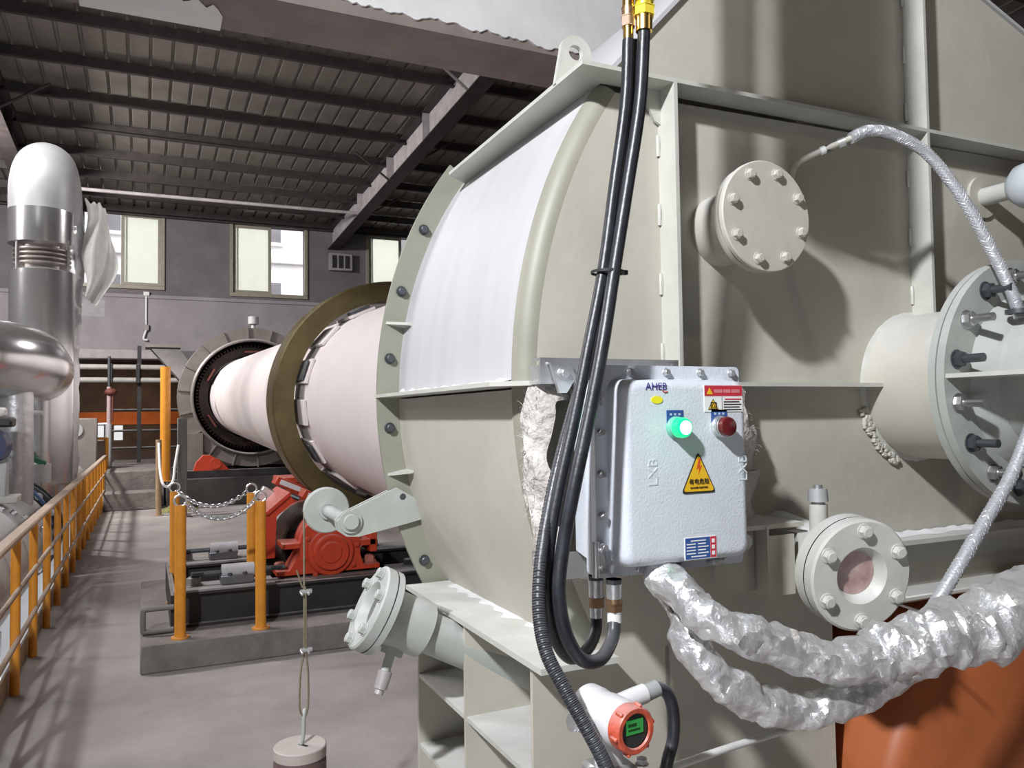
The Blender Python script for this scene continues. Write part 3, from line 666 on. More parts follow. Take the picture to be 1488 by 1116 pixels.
fs = [tuple(range(n_))] + [(i * n_ + j, i * n_ + (j + 1) % n_, (i + 1) * n_ + (j + 1) % n_, (i + 1) * n_ + j) for i in range(7) for j in range(n_)]
cov = cv.add(vs, fs).build('cover', white, cbx, ang=60)
MB().prism(rrect(.93, 1.35, 1.53, 2.014, .012, 3), (0, CF + .06, 0), (1, 0, 0), (0, 0, 1), (0, .022, 0)).build('cover_flange', white, cbx)
MB().prism(rrect(.93, 1.35, 1.53, 2.014, .012, 3), (0, CF + .085, 0), (1, 0, 0), (0, 0, 1), (0, .02, 0)).build('body_flange', white, cbx)
MB().hull([V((x, y, z)) for x, y, z in ((.955, CF + .105, 1.55), (1.325, CF + .105, 1.55), (1.325, CF + .105, 2.0), (.955, CF + .105, 2.0), (.975, 1.745, 1.565), (1.305, 1.745, 1.565), (1.305, 1.745, 1.985), (.975, 1.745, 1.985))]).build('body', white, cbx)
cb_ = hexmesh('bolt', zinc)
for z in (1.985, 1.945, 1.86, 1.765, 1.67, 1.60, 1.55):
    inst(cb_, 'bolt', (.945, CF + .06, z), (0, -1, 0), (.0085, .0085, .013), cbx)
for x in (1.03, 1.13, 1.23, 1.325): inst(cb_, 'bolt', (x, CF + .06, 1.998), (0, -1, 0), .0085, cbx)
for x in (1.04, 1.16, 1.29): inst(cb_, 'bolt', (x, CF + .06, 1.541), (0, -1, 0), .0075, cbx)
for z in (1.955, 1.575):
    hg = MB().span((.918, CF + .045, z - .035), (.945, CF + .06, z + .035), .003).cyl((.922, CF + .05, z - .04), (.922, CF + .05, z + .04), .009, seg=14).build('hinge', zinc, cbx)
    for dz in (-.02, .02): inst(cb_, 'bolt', (.935, CF + .045, z + dz), (0, -1, 0), .005, hg)
FF = CF + .004   # cover face plane
def tri(cx, cz, w_, h_, r=0.0): return [(cx - w_ / 2, cz - h_ / 2), (cx + w_ / 2, cz - h_ / 2), (cx, cz + h_ / 2)]
def plate(name, poly, mat, t=.0016, y=None, par=cov):
    yy = (CF if y is None else y); return MB().prism(poly, (0, yy + .001, 0), (1, 0, 0), (0, 0, 1), (0, -t - .001, 0)).build(name, mat, par)
def rect(x0, x1, z0, z1): return [(x0, z0), (x1, z0), (x1, z1), (x0, z1)]
XU, ZU = V((1, 0, 0)), V((0, 0, 1))
def words(name, body, x, z, size, mat, y, par=cov, u=XU, v=ZU, depth=.0008): return MB().text(body, (x, y, z), u, v, size, depth).build(name, mat, par)
words('logo', 'AHEB', 1.059, 1.962, .024, logo, CF - .001)
MB().tube([(1.076, CF - .001, 1.953), (1.082, CF - .001, 1.949), (1.09, CF - .001, 1.951)], .0013, 6, 3).build('logo_tail', red, cov)
plate('oval_sticker', [(1.06 + .016 * math.cos(a), 1.932 + .0085 * math.sin(a)) for a in [2 * PI * i / 20 for i in range(20)]], lyel2)
# red and white safety label
sl = plate('safety_label', rect(1.193, 1.307, 1.903, 1.966), lwhite)
lp_ = plate('label_header', rect(1.194, 1.306, 1.940, 1.965), red, .002)
plate('label_triangle', tri(1.209, 1.952, .018, .015), lyel, .0026)
for k, (xa, xb) in enumerate(((1.222, 1.246), (1.25, 1.27), (1.274, 1.298))): plate('header_text_line', rect(xa, xb, 1.948, 1.956), M('pale_red', (.62, .20, .22), .5), .0026)
plate('label_triangle', tri(1.219, 1.921, .032, .027), ink, .002); plate('label_triangle', tri(1.219, 1.9205, .025, .021), lyel, .0026)
words('label_bolt', 'ϟ', 1.219, 1.918, .018, ink, CF - .003)
plate('label_rule', rect(1.2445, 1.2455, 1.904, 1.939), ink, .002)
for k in range(5): plate('text_line', rect(1.25 + .004 * (k == 0), 1.303 - .006 * (k % 2), 1.931 - .0062 * k, 1.934 - .0062 * k), ink if k else red, .002)
# indicator lamps with blue name tags
for lx, lm, lab in ((1.110, greenl, 'lit green lens'), (1.237, redl, 'unlit red lens')):
    tg = plate('name_tag', rect(lx - .024, lx + .022, 1.878, 1.908), blue)
    for k in range(3): plate('tag_text', rect(lx - .016 + .012 * k, lx - .010 + .012 * k, 1.896, 1.901), M('tag_print', (.45, .52, .65), .5), .002)
    il = MB().lathe([(.026, 0), (.026, -.006), (.024, -.008), (.0235, -.016)], (lx, CF, 1.868), (0, 1, 0), 36).build('indicator_bezel', zinc if lm is redl else M('green_bezel', (.15, .5, .35), .4), cbx)
    MB().lathe([(.0225, -.008), (.0235, -.016), (.0235, -.030), (.021, -.036), (.012, -.0385), (0, -.039)], (lx, CF, 1.868), (0, 1, 0), 36).build('lens', lm, il, label=lab)
    if lm is greenl: MB().lathe([(.016, -.0385), (.010, -.0398), (0, -.0402)], (lx + .001, CF, 1.868), (0, 1, 0), 28).build('lens_glow', greenc, il)
    if lm is greenl: lamp('indicator_light', (lx - .004, CF - .055, 1.868), (lx - .03, CF + .1, 1.862), .06, .01, (.05, 1, .4), 'POINT')
    else: MB().lathe([(.019, -.032), (.022, -.030), (.024, -.018)], (lx, CF - .001, 1.868), (0, 1, 0), 36).build('lens_ring', zinc, il)
# yellow triangle warning plate
def rtri(cx, cz, w_, h_, r):
    P = tri(cx, cz, w_, h_); o = []
    for i in range(3):
        a, b, c = V(P[i - 1]), V(P[i]), V(P[(i + 1) % 3])
        for t in (0, .5, 1):
            p1 = b + (a - b).normalized() * r; p2 = b + (c - b).normalized() * r
            q = p1.lerp(b, .5).lerp(b.lerp(p2, .5), .5) if t == .5 else (p1 if t == 0 else p2); o.append((q.x, q.y))
    return o
plate('warning_border', rtri(1.172, 1.763, .099, .097, .010), ink)
wt = plate('warning_plate', rtri(1.172, 1.762, .089, .086, .008), lyel, .0022)
bolt_ = [(1.172, 1.795), (1.165, 1.770), (1.173, 1.773), (1.170, 1.757), (1.181, 1.780), (1.174, 1.777), (1.178, 1.795)]
plate('lightning_mark', bolt_, M('mark_red', (.70, .10, .02), .5), .0028)
words('warning_text', '有电危险', 1.172, 1.741, .0145, ink, CF - .003)
words('warning_text', 'DANGER ELECTRIC', 1.172, 1.7275, .0058, ink, CF - .003)
# embossed type letters both sides
words('embossed_letters', 'LXB', 1.047, 1.768, .036, white, CF - .0005, u=ZU, v=-XU, depth=.0011)
words('embossed_letters', 'LXB', 1.305, 1.768, .036, white, CF - .0005, u=ZU, v=-XU, depth=.0011)
# blue nameplate
plate('nameplate_border', rect(1.128, 1.219, 1.563, 1.614), lwhite)
plate('nameplate', rect(1.1295, 1.200, 1.5645, 1.6125), blue, .002)
plate('nameplate_end', rect(1.201, 1.2175, 1.5645, 1.6125), red, .002)
for k in range(6):
    plate('nameplate_line', rect(1.133 + (.012 if k in (0, 5) else 0), 1.158 if k in (1, 2, 3, 4) else 1.188, 1.6045 - .0072 * k, 1.607 - .0072 * k), lwhite, .0026)
    if k in (1, 2, 3, 4): plate('nameplate_line', rect(1.165, 1.195 - .008 * (k % 2), 1.6045 - .0072 * k, 1.607 - .0072 * k), lwhite, .0026)
for k in range(3): plate('nameplate_mark', rect(1.205, 1.213, 1.570 + .014 * k, 1.579 + .014 * k), lwhite, .0026)
MB().span((1.235, CF + .03, 1.538), (1.265, CF + .062, 1.55), .003).build('latch_tab', zinc, cbx)
# mounting channels behind the cabinet
mc = thing('cabinet_bracket', (1.09, 1.81, 1.5), 'galvanised mounting channels that carry the control cabinet off the hood', 'bracket')
MB().span((.885, 1.748, 1.978), (1.30, 1.756, 2.043)).span((.885, 1.756, 1.978), (1.30, 1.80, 1.984)).span((.885, 1.756, 2.037), (1.30, 1.80, 2.043)).build('upper_channel', zinc, mc)
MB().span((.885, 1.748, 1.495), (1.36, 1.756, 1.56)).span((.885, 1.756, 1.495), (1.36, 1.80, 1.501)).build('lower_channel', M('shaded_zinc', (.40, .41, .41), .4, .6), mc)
for x in (.93, 1.26):
    for z in (2.01, 1.53): MB().span((x - .012, 1.756, z - .02), (x + .012, 1.878, z + .02)).build('standoff', zinc, mc)
MB().prism([(.905, 2.03), (.965, 2.03), (.975, 1.99), (.95, 1.955), (.93, 1.955)], (0, 1.745, 0), (1, 0, 0), (0, 0, 1), (0, -.012, 0)).build('ear', zinc, mc)
inst(cb_, 'bolt', (.94, 1.733, 2.003), (0, -1, 0), .013, mc)
for x in (.905, 1.0, 1.28): inst(cb_, 'bolt', (x, 1.748, 2.028), (0, -1, 0), .004, mc)
# wool blanket stuffed behind the cabinet
wrd = random.Random(5)
m = MB()
def woolf(a, b):
    th = 2 * PI * a; n = abs(math.sin(a * 37) * .5 + math.sin(a * 91 + b * 20) * .3 + math.sin(b * 33 + a * 11) * .3)
    hx_, hz = (.255 if math.cos(th) < 0 else .47), .26; s_ = max(abs(math.cos(th)), abs(math.sin(th))) ** -.75
    x = 1.125 + math.cos(th) * hx_ * s_ * (1 + .05 * n); z = 1.735 + math.sin(th) * hz * s_ * (1 + .04 * n)
    x += .10 * max(0, -(z - 1.85)) if x < 1.1 else 0
    e = math.sin(PI * b); k = .82 + .18 * e ** .5
    return V((1.125 + (x - 1.125) * k, 1.765 + .105 * b + .012 * math.sin(a * 60 + 3 * b), 1.735 + (z - 1.735) * k))
m.grid(woolf, 140, 10)
wl = m.build('insulation_blanket', wool, label='ragged grey-white ceramic wool blanket bulging out behind the control cabinet', cat='insulation')
m = MB()
for k in range(700):
    a = wrd.random() * 2 * PI; b = .2 + .7 * wrd.random(); p = woolf(a / (2 * PI), b); d = V((p.x - 1.125, wrd.uniform(-.1, .1), p.z - 1.735)).normalized()
    q = p + d * wrd.uniform(.003, .014) + V((wrd.uniform(-.01, .01), wrd.uniform(-.01, .0), wrd.uniform(-.012, .008)))
    m.tube([p - d * .006, p.lerp(q, .5) + V((0, 0, .003)), q], .0008, 3, 2)
m.build('loose_fibres', wool, wl, kind='stuff')

# ================================================================== HOSES
def P3(l): return [at(x, y, Y) for x, y, Y in l]
def hose(name, pts, r, mat, label, cat, group=None, seg=12, rf=None, sm=8):
    o = MB().tube(pts, r, seg, sm, rf=rf).build(name, mat, label=label, cat=cat, group=group, ang=60); return o
h1 = hose('flexible_conduit', P3([(936, 44, 1.50), (930, 150, 1.50), (912, 270, 1.50), (893, 390, 1.49), (876, 500, 1.47), (857, 600, 1.46), (836, 700, 1.45), (819, 790, 1.45), (812, 860, 1.44), (822, 920, 1.43), (845, 958, 1.44), (872, 958, 1.46), (889, 930, 1.5), (893, 902, 1.52)]), .0145, rubber, 'black flexible conduit with the yellow brass top fitting, looping up into the cabinet underside', 'conduit', 'black conduits in front of the hood')
h2 = hose('flexible_conduit', P3([(913, 58, 1.52), (909, 150, 1.52), (893, 270, 1.52), (877, 390, 1.51), (856, 500, 1.50), (834, 610, 1.49), (812, 710, 1.48), (797, 800, 1.47), (797, 870, 1.47), (806, 925, 1.48), (828, 956, 1.52), (852, 945, 1.57), (865, 920, 1.60), (867, 895, 1.61)]), .0135, rubber, 'black flexible conduit with the pinkish brass top fitting, ending at the rear cabinet gland', 'conduit', 'black conduits in front of the hood')
rib = lambda t, a: .0135 + .0009 * math.sin(t * 1500)
h3 = MB().tube(P3([(924, 60, 1.55), (920, 150, 1.55), (903, 270, 1.55), (887, 390, 1.54), (862, 500, 1.53), (832, 600, 1.52), (806, 700, 1.50), (788, 800, 1.46), (783, 880, 1.42), (793, 945, 1.38), (820, 1000, 1.34), (848, 1050, 1.31), (872, 1095, 1.29), (885, 1125, 1.28)]), .0135, 10, 44, rf=rib).build('flexible_conduit', rubber, label='black ribbed conduit running down past the cabinet to the transmitter', cat='conduit', group='black conduits in front of the hood', ang=60)
tz = thing('cable_tie', at(882, 396, 1.50), 'thin black cable tie around the conduits below the brass fittings', 'cable tie')
c_ = at(883, 396, 1.515); MB().ring(c_ - V((0, 0, .003)), (0.02, 0, 1), .036, .038, .006, 24).build('strap', ink, tz); MB().box(c_ + V((.036, -.012, 0)), (.012, .012, .010)).build('lock_head', ink, tz)
def fitting(p, d, segs, label, group=None, mats=None):
    p = V(p); d = V(d).normalized(); t = thing('cable_gland', p, label, 'cable gland', group)
    h = 0
    for nm, r, l, mat, sg in segs:
        MB().cyl(p + d * h, p + d * (h + l), r, seg=sg).cyl(p + d * (h + l * .9), p + d * (h + l), r * 1.06, seg=sg).build(nm, mat, t); h += l * 1.0
    return t
pinkb = M('pink_brass', (.75, .55, .42), .3, .9)
fitting(at(936, 46, 1.50), (0.03, 0, 1), [('ferrule', .019, .035, brass, 24), ('nut', .025, .022, brassy, 6), ('collar', .02, .012, brassy, 24), ('upper_nut', .024, .03, brass, 6), ('stem', .016, 1.6, brass, 20)], 'yellow brass gland on the right-hand conduit at the top edge', 'brass glands at the top')
fitting(at(913, 58, 1.52), (0.02, 0, 1), [('ferrule', .012, .03, brass, 24), ('nut', .017, .025, pinkb, 6), ('collar', .015, .02, copper, 24), ('stem', .014, 1.6, brass, 20)], 'slimmer pinkish brass gland on the left-hand conduit at the top edge', 'brass glands at the top')
fitting(at(893, 904, 1.52), (0, 0, 1), [('white_ferrule', .016, .024, lwhite, 24), ('nut', .020, .018, copper, 6), ('collar', .018, .010, copper, 24), ('body', .017, .032, zinc, 24), ('lock_nut', .019, .010, dsteel, 6)], 'front brass gland under the cabinet with a white sleeve', 'glands under the cabinet')
fitting(at(867, 897, 1.61), (0, 0, 1), [('ferrule', .015, .024, zinc, 24), ('nut', .020, .022, copper, 6), ('body', .017, .040, zinc, 24), ('lock_nut', .019, .010, dsteel, 6)], 'rear darker brass gland under the cabinet', 'glands under the cabinet')

# ---- braided metal hoses
def braided(name, pts, r, label):
    t = thing(name, pts[0], label, 'hose', 'braided metal hoses')
    MB().tube(pts, r, 14, 10).build('hose_core', braid, t, ang=60)
    # braid strands wound both ways
    P = [V(p) for p in pts]; Q = [P[0] * 2 - P[1]] + P + [P[-1] * 2 - P[-2]]; L_ = []
    for i in range(1, len(Q) - 2):
        a, b, c, d = Q[i - 1:i + 3]
        for k in range(14):
            q = k / 14; L_.append(0.5 * (2 * b + (c - a) * q + (2 * a - 5 * b + 4 * c - d) * q * q + (3 * b - a - 3 * c + d) * q ** 3))
    L_.append(P[-1]); m = MB(); fr = []; u = None
    for i, p in enumerate(L_):
        d = (L_[min(i + 1, len(L_) - 1)] - L_[max(0, i - 1)]).normalized(); u = frame(d)[0] if u is None else (u - d * u.dot(d)).normalized(); fr.append((p, u, d.cross(u)))
    tot = sum((L_[i + 1] - L_[i]).length for i in range(len(L_) - 1)); turns = tot / (r * 4)
    for s_ in (-1, 1):
        for k in range(9):
            pts2 = []
            for i, (p, u, v) in enumerate(fr):
                a = 2 * PI * (k / 9 + s_ * turns * i / (len(fr) - 1)); pts2.append(p + (u * math.cos(a) + v * math.sin(a)) * (r + .0006))
            m.tube(pts2, .0009, 3, 1, False)
    m.build('braid', braid, t, kind='stuff', ang=80); return t
bh = braided('braided_hose', P3([(1236, 201, 1.60), (1262, 190, 1.585), (1300, 196, 1.56), (1350, 226, 1.53), (1400, 290, 1.49), (1440, 362, 1.46), (1468, 420, 1.43), (1480, 452, 1.42)]), .0155, 'braided steel hose arching from the hood wall to the burner flange')
ip = thing('hose_pipe', at(1157, 243, 1.87), 'thin rigid pipe with joints leading from the hood wall into the upper braided hose', 'pipe')
MB().tube(P3([(1150, 262, 1.882), (1154, 246, 1.80), (1160, 237, 1.72), (1172, 229, 1.68), (1238, 200, 1.60)]), .0085, 12, 6).build('pipe', hood, ip)
for (xa, ya, Ya), (xb, yb, Yb), r, mt in (((1192, 220, 1.655), (1199, 217, 1.647), .012, lwhite), ((1218, 209, 1.625), (1228, 205, 1.612), .013, zinc), ((1200, 217, 1.646), (1206, 214, 1.64), .011, dsteel)):
    MB().cyl(at(xa, ya, Ya), at(xb, yb, Yb), r, seg=12).build('joint', mt, ip)
c = at(1481, 455, 1.42); hf = thing('hose_fitting', c, 'steel elbow fitting where the upper braided hose meets the burner pipe', 'fitting')
MB().cyl(at(1478, 440, 1.43), at(1484, 462, 1.42), .019, seg=20).build('ferrule', steel, hf); MB().disc(V((c.x, c.y, 2.178)), (0, 0, -1), .035, .012, 24).build('collar', dsteel, hf)
braided('braided_hose', P3([(1520, 560, 1.36), (1500, 615, 1.36), (1470, 690, 1.36), (1430, 760, 1.36), (1390, 828, 1.36), (1350, 893, 1.37), (1338, 915, 1.38)]), .0165, 'braided steel hose running straight down from the right edge behind the foil')

# ================================================================== SIGHT GLASSES
def sight(C, n, r, label, bolts=6, dark=False, hole=.068, th=.075, mt=None):
    mt = mt or flg; sbm = mt
    n = V(n).normalized(); t = thing('sight_glass', C, label, 'sight glass', 'flanged sight glasses'); C = V(C)
    MB().lathe([(hole - .012, -.034), (hole, -.006), (hole + .006, 0), (r - .006, 0), (r, -.005), (r, -.034), (hole - .012, -.034)], C, n, 64, True).build('cover_flange', mt, t)
    MB().disc(C - n * .034, -n, r - .004, .004, 56).build('gasket', M('pale_gasket', (.55, .62, .60), .7), t)
    MB().lathe([(r, -.038), (r, -th), (.085, -th), (.085, -.2)], C, n, 64).build('body', mt, t)
    MB().lathe([(0, -.031), (hole * .5, -.030), (hole - .011, -.03)], C, n, 40).build('glass', glassm if not dark else M('dark_glass', (.10, .10, .10), .15), t)
    u, v, d = frame(n); sb_ = hexmesh('bolt', mt)
    for k in range(bolts):
        a = 2 * PI * k / bolts + (PI / 2 if u.z < .5 else 0); e = u * math.cos(a) + v * math.sin(a)
        inst(sb_, 'bolt', C + e * (r * .80), n, .0165, t, a + .3); inst(sb_, 'nut', C + e * (r * .80) - n * th, -n, .012, t, a)
    return t, n
SC = at(1253, 837, 1.5); sn = V((-.20, -.97, -.10)).normalized()
sg, _ = sight(SC, sn, .146, 'round flanged sight glass facing the camera on the right, pinkish dusty window')
b0 = SC - sn * .19
MB().cyl(SC - sn * .12, SC - sn * .42, .085, seg=36).build('tube', flg, sg)
fp = at(1190, 765, 1.63); pf = MB().cyl(fp - V((0, 0, .04)), fp + V((0, 0, .06)), .024, seg=24).build('purge_boss', flg, sg)
MB().cyl(fp + V((0, 0, .06)), fp + V((0, 0, .07)), .017, seg=18).cyl(fp + V((0, 0, .068)), fp + V((0, 0, .103)), .027, .024, seg=24).build('purge_cap', M('cap_grey', (.45, .46, .46), .4, .3), pf)
MB().cyl(fp + V((0, 0, .103)), fp + V((0, 0, .113)), .012, seg=14).build('cap_plug', zinc, pf)
MB().hull([fp + V((x, y, z)) for x in (-.035, .06) for y in (-.04, .09) for z in (-.02, -.155)]).build('purge_block', flg, sg)
cn = thing('support_channel', (1.5, 1.77, 1.40), 'short shaded steel channel between the cabinet and the right sight glass', 'channel')
MB().span((1.37, 1.66, 1.588), (1.64, 1.86, 1.60)).build('top_plate', hood, cn); MB().span((1.37, 1.70, 1.42), (1.50, 1.71, 1.588)).build('web', hood, cn)
MB().span((1.505, 1.655, 1.41), (1.512, 1.86, 1.595)).span((1.512, 1.655, 1.41), (1.60, 1.662, 1.57)).build('angle_plate', hood, cn)
MB().cyl((1.44, 1.66, 1.56), (1.44, 1.70, 1.56), .02, seg=16).build('pin', flg, cn)
SD = V((-.88, .05, .46)).normalized(); SC2 = at(534, 881, 2.44)
sg2, _ = sight(SC2, SD, .132, 'round flanged sight glass on a slanting tube low at the left of the hood', 6, True, .074, .058, flgrey)
MB().cyl(SC2 - SD * .06, SC2 - SD * .21, .080, .074, seg=36).build('coupling', flgrey, sg2)
MB().cyl(SC2 - SD * .18, SC2 - SD * .95, .064, seg=36).build('tube', flgrey, sg2)
q0 = at(572, 940, 2.44); dp = MB().cyl(q0 + V((.02, 0, .05)), q0 + V((-.012, -.01, -.02)), .04, .034, seg=20).cyl(q0 + V((-.012, -.01, -.015)), q0 + V((-.035, -.015, -.075)), .015, seg=16).build('drain_stub', flgrey, sg2)
MB().cyl(q0 + V((-.03, -.014, -.065)), q0 + V((-.048, -.018, -.115)), .022, .02, seg=18).cyl(q0 + V((-.048, -.018, -.115)), q0 + V((-.055, -.02, -.13)), .014, seg=14).build('drain_cap', M('pinkish_zinc', (.48, .44, .44), .45, .4), dp)
MB().tube([SC2 - SD * .1 + V((0, 0, .06)), SC2 - SD * .2 + V((.02, .02, .075)), SC2 - SD * .34 + V((.02, .05, .08))], .008, 8).build('purge_pipe', flgrey, sg2)

# ================================================================== SEAL PULLEY AND WEIGHT
py_ = thing('seal_pulley', (.685, 3.0, 1.4), 'grey pulley wheel on a bolted arm at the left of the hood ring', 'pulley')
pl = [at(x, y, 2.96) for x, y in ((575, 708), (500, 745), (488, 757), (490, 771), (502, 779), (520, 779), (590, 760), (640, 745))]
for dy, nm in ((-.012, 0), (.022, 1)): MB().prism([(p.x, p.z) for p in pl], (0, 2.955 + dy, 0), (1, 0, 0), (0, 0, 1), (0, .014, 0)).build('arm_plate', flgrey, py_)
pc = at(509, 758, 2.945); MB().cyl(pc + V((0, -.02, 0)), pc + V((0, .50, 0)), .025, seg=24).build('shaft', M('shaft_grey', (.42, .45, .44), .4), py_)
MB().disc(pc + V((0, .0, 0)), (0, -1, 0), .042, .012, 32).disc(pc + V((0, -.01, 0)), (0, -1, 0), .030, .014, 28, .004).build('shaft_cap', flgrey, py_)
w0 = pc + V((0, .42, 0)); MB().lathe([(0, -.012), (.090, -.012), (.095, -.006), (.085, .006), (.095, .018), (.090, .024), (0, .024)], w0, (0, 1, 0), 56).build('wheel', flgrey, py_); MB().ring(w0 + V((0, -.012, 0)), (0, -1, 0), .026, .036, .014, 28).build('hub', flgrey, py_)
rx = w0.x - .092; ry = w0.y + .005
wr = thing('wire_rope', (rx, ry, 1.0), 'thin wire rope hanging from the pulley with two clamps and a loop', 'rope')
zt = at(440, 860, ry).z; zb = at(440, 945, ry).z; zl = at(440, 1042, ry).z
MB().tube([(rx, ry, w0.z), (rx - .001, ry, zb)], .0042, 8, 1).build('rope', rope, wr)
MB().tube([(rx - .03, ry, zt + .09), (rx - .008, ry, zt + .02), (rx + .005, ry - .004, zt), (rx + .006, ry - .004, zb)], .0036, 8, 4).build('rope_tail', rope, wr)
MB().tube([(rx, ry, zb), (rx - .016, ry, zb - .09), (rx - .021, ry, zl + .05), (rx - .010, ry, zl + .008), (rx + .004, ry, zl + .005), (rx + .014, ry, zl + .05), (rx + .014, ry, zb - .09), (rx + .004, ry, zb)], .0042, 8, 6).build('loop', rope, wr)
for z in (zt, zb):
    cl = MB().cyl((rx - .016, ry, z), (rx + .030, ry, z), .010, seg=12).build('rope_clamp', zinc, wr)
    MB().tube([(rx - .012, ry - .02, z - .008), (rx - .012, ry + .012, z), (rx + .014, ry + .012, z), (rx + .014, ry - .02, z - .008)], .005, 8, 4).build('u_bolt', zinc, cl)
wz = at(436, 1082, ry).z; wx = at(436, 1082, ry).x
cw = thing('counterweight', (wx, ry, wz - .32), 'round grey-pink counterweight hanging from the rope, slotted flat top', 'counterweight')
cp = M('weight_paint', (.40, .36, .33), .6, var=.1, dust=.5, dustcol=(.55, .5, .48))
MB().cyl((wx, ry, wz - .30), (wx, ry, wz - .012), .102, seg=48).build('core', M('weight_side', (.13, .085, .08), .5), cw)
wt_ = MB().disc((wx, ry, wz - .045), (0, 0, 1), .105, .045, 56, .004).build('top_disc', cp, cw)
MB().prism([(-.006, -.04), (.006, -.04), (.006, .006), (-.006, .006)], (wx, ry, wz + .0006), (.8, .6, 0), (-.6, .8, 0), (0, 0, .0008)).build('slot', ink, cw)
for k in range(3): MB().ring((wx, ry, wz - .12 - .075 * k), (0, 0, 1), .09, .105, .06, 48).build('weight_disc', M('weight_side', (.13, .085, .08), .5), cw)
MB().tube([(wx, ry, wz - .02), (rx - .006, ry, wz + .04), (rx - .004, ry, zl), (rx + .002, ry + .012, zl + .022), (rx + .004, ry + .018, zl + .005)], .0085, 10, 5).build('hook', flgrey, cw)

# ================================================================== TRANSMITTER
TY = 1.27; tc_ = at(925, 1063, TY)
tm = thing('pressure_transmitter', (tc_.x, TY + .06, tc_.z - .15), 'white pressure transmitter with an orange bezel around a green display', 'transmitter')
tn = V((.10, -.98, .0)).normalized(); wht = M('transmitter_white', (.62, .61, .62), .4, var=.05, dust=.2); orr = M('bezel_orange', (.50, .085, .045), .45, var=.3, scale=60, dust=.25)
MB().lathe([(.042, -.02), (.043, -.03), (.046, -.04), (.046, -.085), (.043, -.11), (.046, -.12), (.046, -.15), (.038, -.158), (0, -.158)], tc_, tn, 48).build('housing', wht, tm)
bz = MB().lathe([(.031, -.004), (.033, 0), (.041, 0), (.044, -.004), (.044, -.03), (.040, -.03)], tc_, tn, 48).build('bezel', orr, tm)
for k in range(6):
    a = 2 * PI * k / 6 + .2; u, v, d = frame(tn); e = u * math.cos(a) + v * math.sin(a); MB().box(tc_ + e * .0445 - tn * .012, (.008, .02, .008), .002).build('bezel_lug', orr, bz)
MB().lathe([(0, -.006), (.031, -.006)], tc_, tn, 40).build('display_glass', M('display_black', (.03, .035, .03), .12), tm)
u, v, d = frame(tn); u = V((0, 0, 1)); v = u.cross(tn).normalized()
MB().prism([(-.020, -.006), (.020, -.006), (.020, .020), (-.020, .020)], tc_ - tn * .0055, v, u, tn * .0012).build('display', lcd, tm)
for r0, r1 in (((-.016, .008), (.004, .014)), ((-.016, .000), (.012, .004))): MB().prism([(r0[0], r0[1]), (r1[0], r0[1]), (r1[0], r1[1]), (r0[0], r1[1])], tc_ - tn * .0042, v, u, tn * .0003).build('display_digits', M('digit', (.01, .06, .015), .3), tm)
hc = tc_ - tn * .085; MB().cyl(hc, hc + V((-.075, .0, .002)), .022, .018, seg=24).build('left_boss', wht, tm); MB().cyl(hc + V((-.068, 0, .002)), hc + V((-.085, 0, .002)), .017, seg=6).build('boss_plug', zinc, tm)
MB().tube([hc + V((.02, 0, .02)), hc + V((.06, 0, .028)), hc + V((.085, 0, .032))], .019, 18, 4).build('right_boss', wht, tm)
MB().cyl(hc + V((0, 0, -.035)), hc + V((0, 0, -.085)), .024, .028, seg=28).build('neck', wht, tm)
MB().box(hc + V((0, 0, -.115)), (.09, .075, .06), .008).build('sensor_block', zinc, tm)
for dx in (-.055, .055): inst(hexmesh('bolt', zinc), 'bolt', hc + V((dx, -.03, -.09)), (0, 0, 1), .011, tm)
cg = hc + V((.085, 0, .032))
hose('cable', [cg, cg + V((.03, .0, .006)), cg + V((.055, 0, -.01)), cg + V((.068, 0, -.05)), cg + V((.066, 0, -.10)), cg + V((.052, 0, -.14)), cg + V((.045, .02, -.22))], .0125, rubber, 'short black cable curling down from the right of the transmitter', 'cable')
MB().cyl(cg - V((.012, 0, .004)), cg + V((.03, 0, .006)), .0165, seg=20).build('cable_gland', M('gland_grey', (.30, .31, .31), .5), tm)

# ================================================================== FOIL-WRAPPED CABLES
def foilrun(name, pts, r, label, seed=1, jit=.012, amp=.17, crumple=1.0, mat=foil, taper=None):
    rd = random.Random(seed); ph = [rd.uniform(0, 6.28) for _ in range(12)]
    def rf(t, a):
        k = 1 + amp * (.55 * math.sin(t * 17 + a + ph[0]) + .4 * math.sin(t * 31 - 2 * a + ph[1]) + .5 * abs(math.sin(t * 23 + 1.5 * math.sin(a) + ph[2])) + .2 * abs(math.sin(t * 39 + 2 * a + ph[3])) + .25 * math.sin(3 * a - t * 19 + ph[4])) + rd.uniform(-jit, jit)
        b = r if taper is None else r + (taper - r) * t
        return b * k
    m = MB().tube(pts, r, 26, 22, rf=rf); o = V((seed * 3.1, seed * 1.7, 0))
    for i, p in enumerate(m.v):
        q = p * (1 if r < .1 else .25) + o
        a = noise.noise_vector(q * 16); b = noise.noise_vector(q * 42); rg = (1 - abs(noise.noise(q * 26))) ** 3
        m.v[i] = p + (a * .009 + b * .006 + V((0, -.4, .7)) * rg * .006) * crumple
    return m.build(name, mat, label=label, cat='cable', group='foil-wrapped cables', ang=24)
foilrun('foil_cable', P3([(955, 828, 1.56), (985, 860, 1.50), (1040, 905, 1.43), (1110, 935, 1.40), (1190, 958, 1.37), (1280, 962, 1.33)]), .036, 'foil-wrapped cable sagging to the right below the cabinet and sight glass', 2, taper=.046)
foilrun('foil_cable', P3([(1262, 960, 1.345), (1320, 940, 1.30), (1380, 922, 1.27), (1440, 905, 1.24), (1540, 870, 1.18)]), .054, 'thick crumpled foil-wrapped cable rising to the right edge', 4, amp=.2, taper=.078)
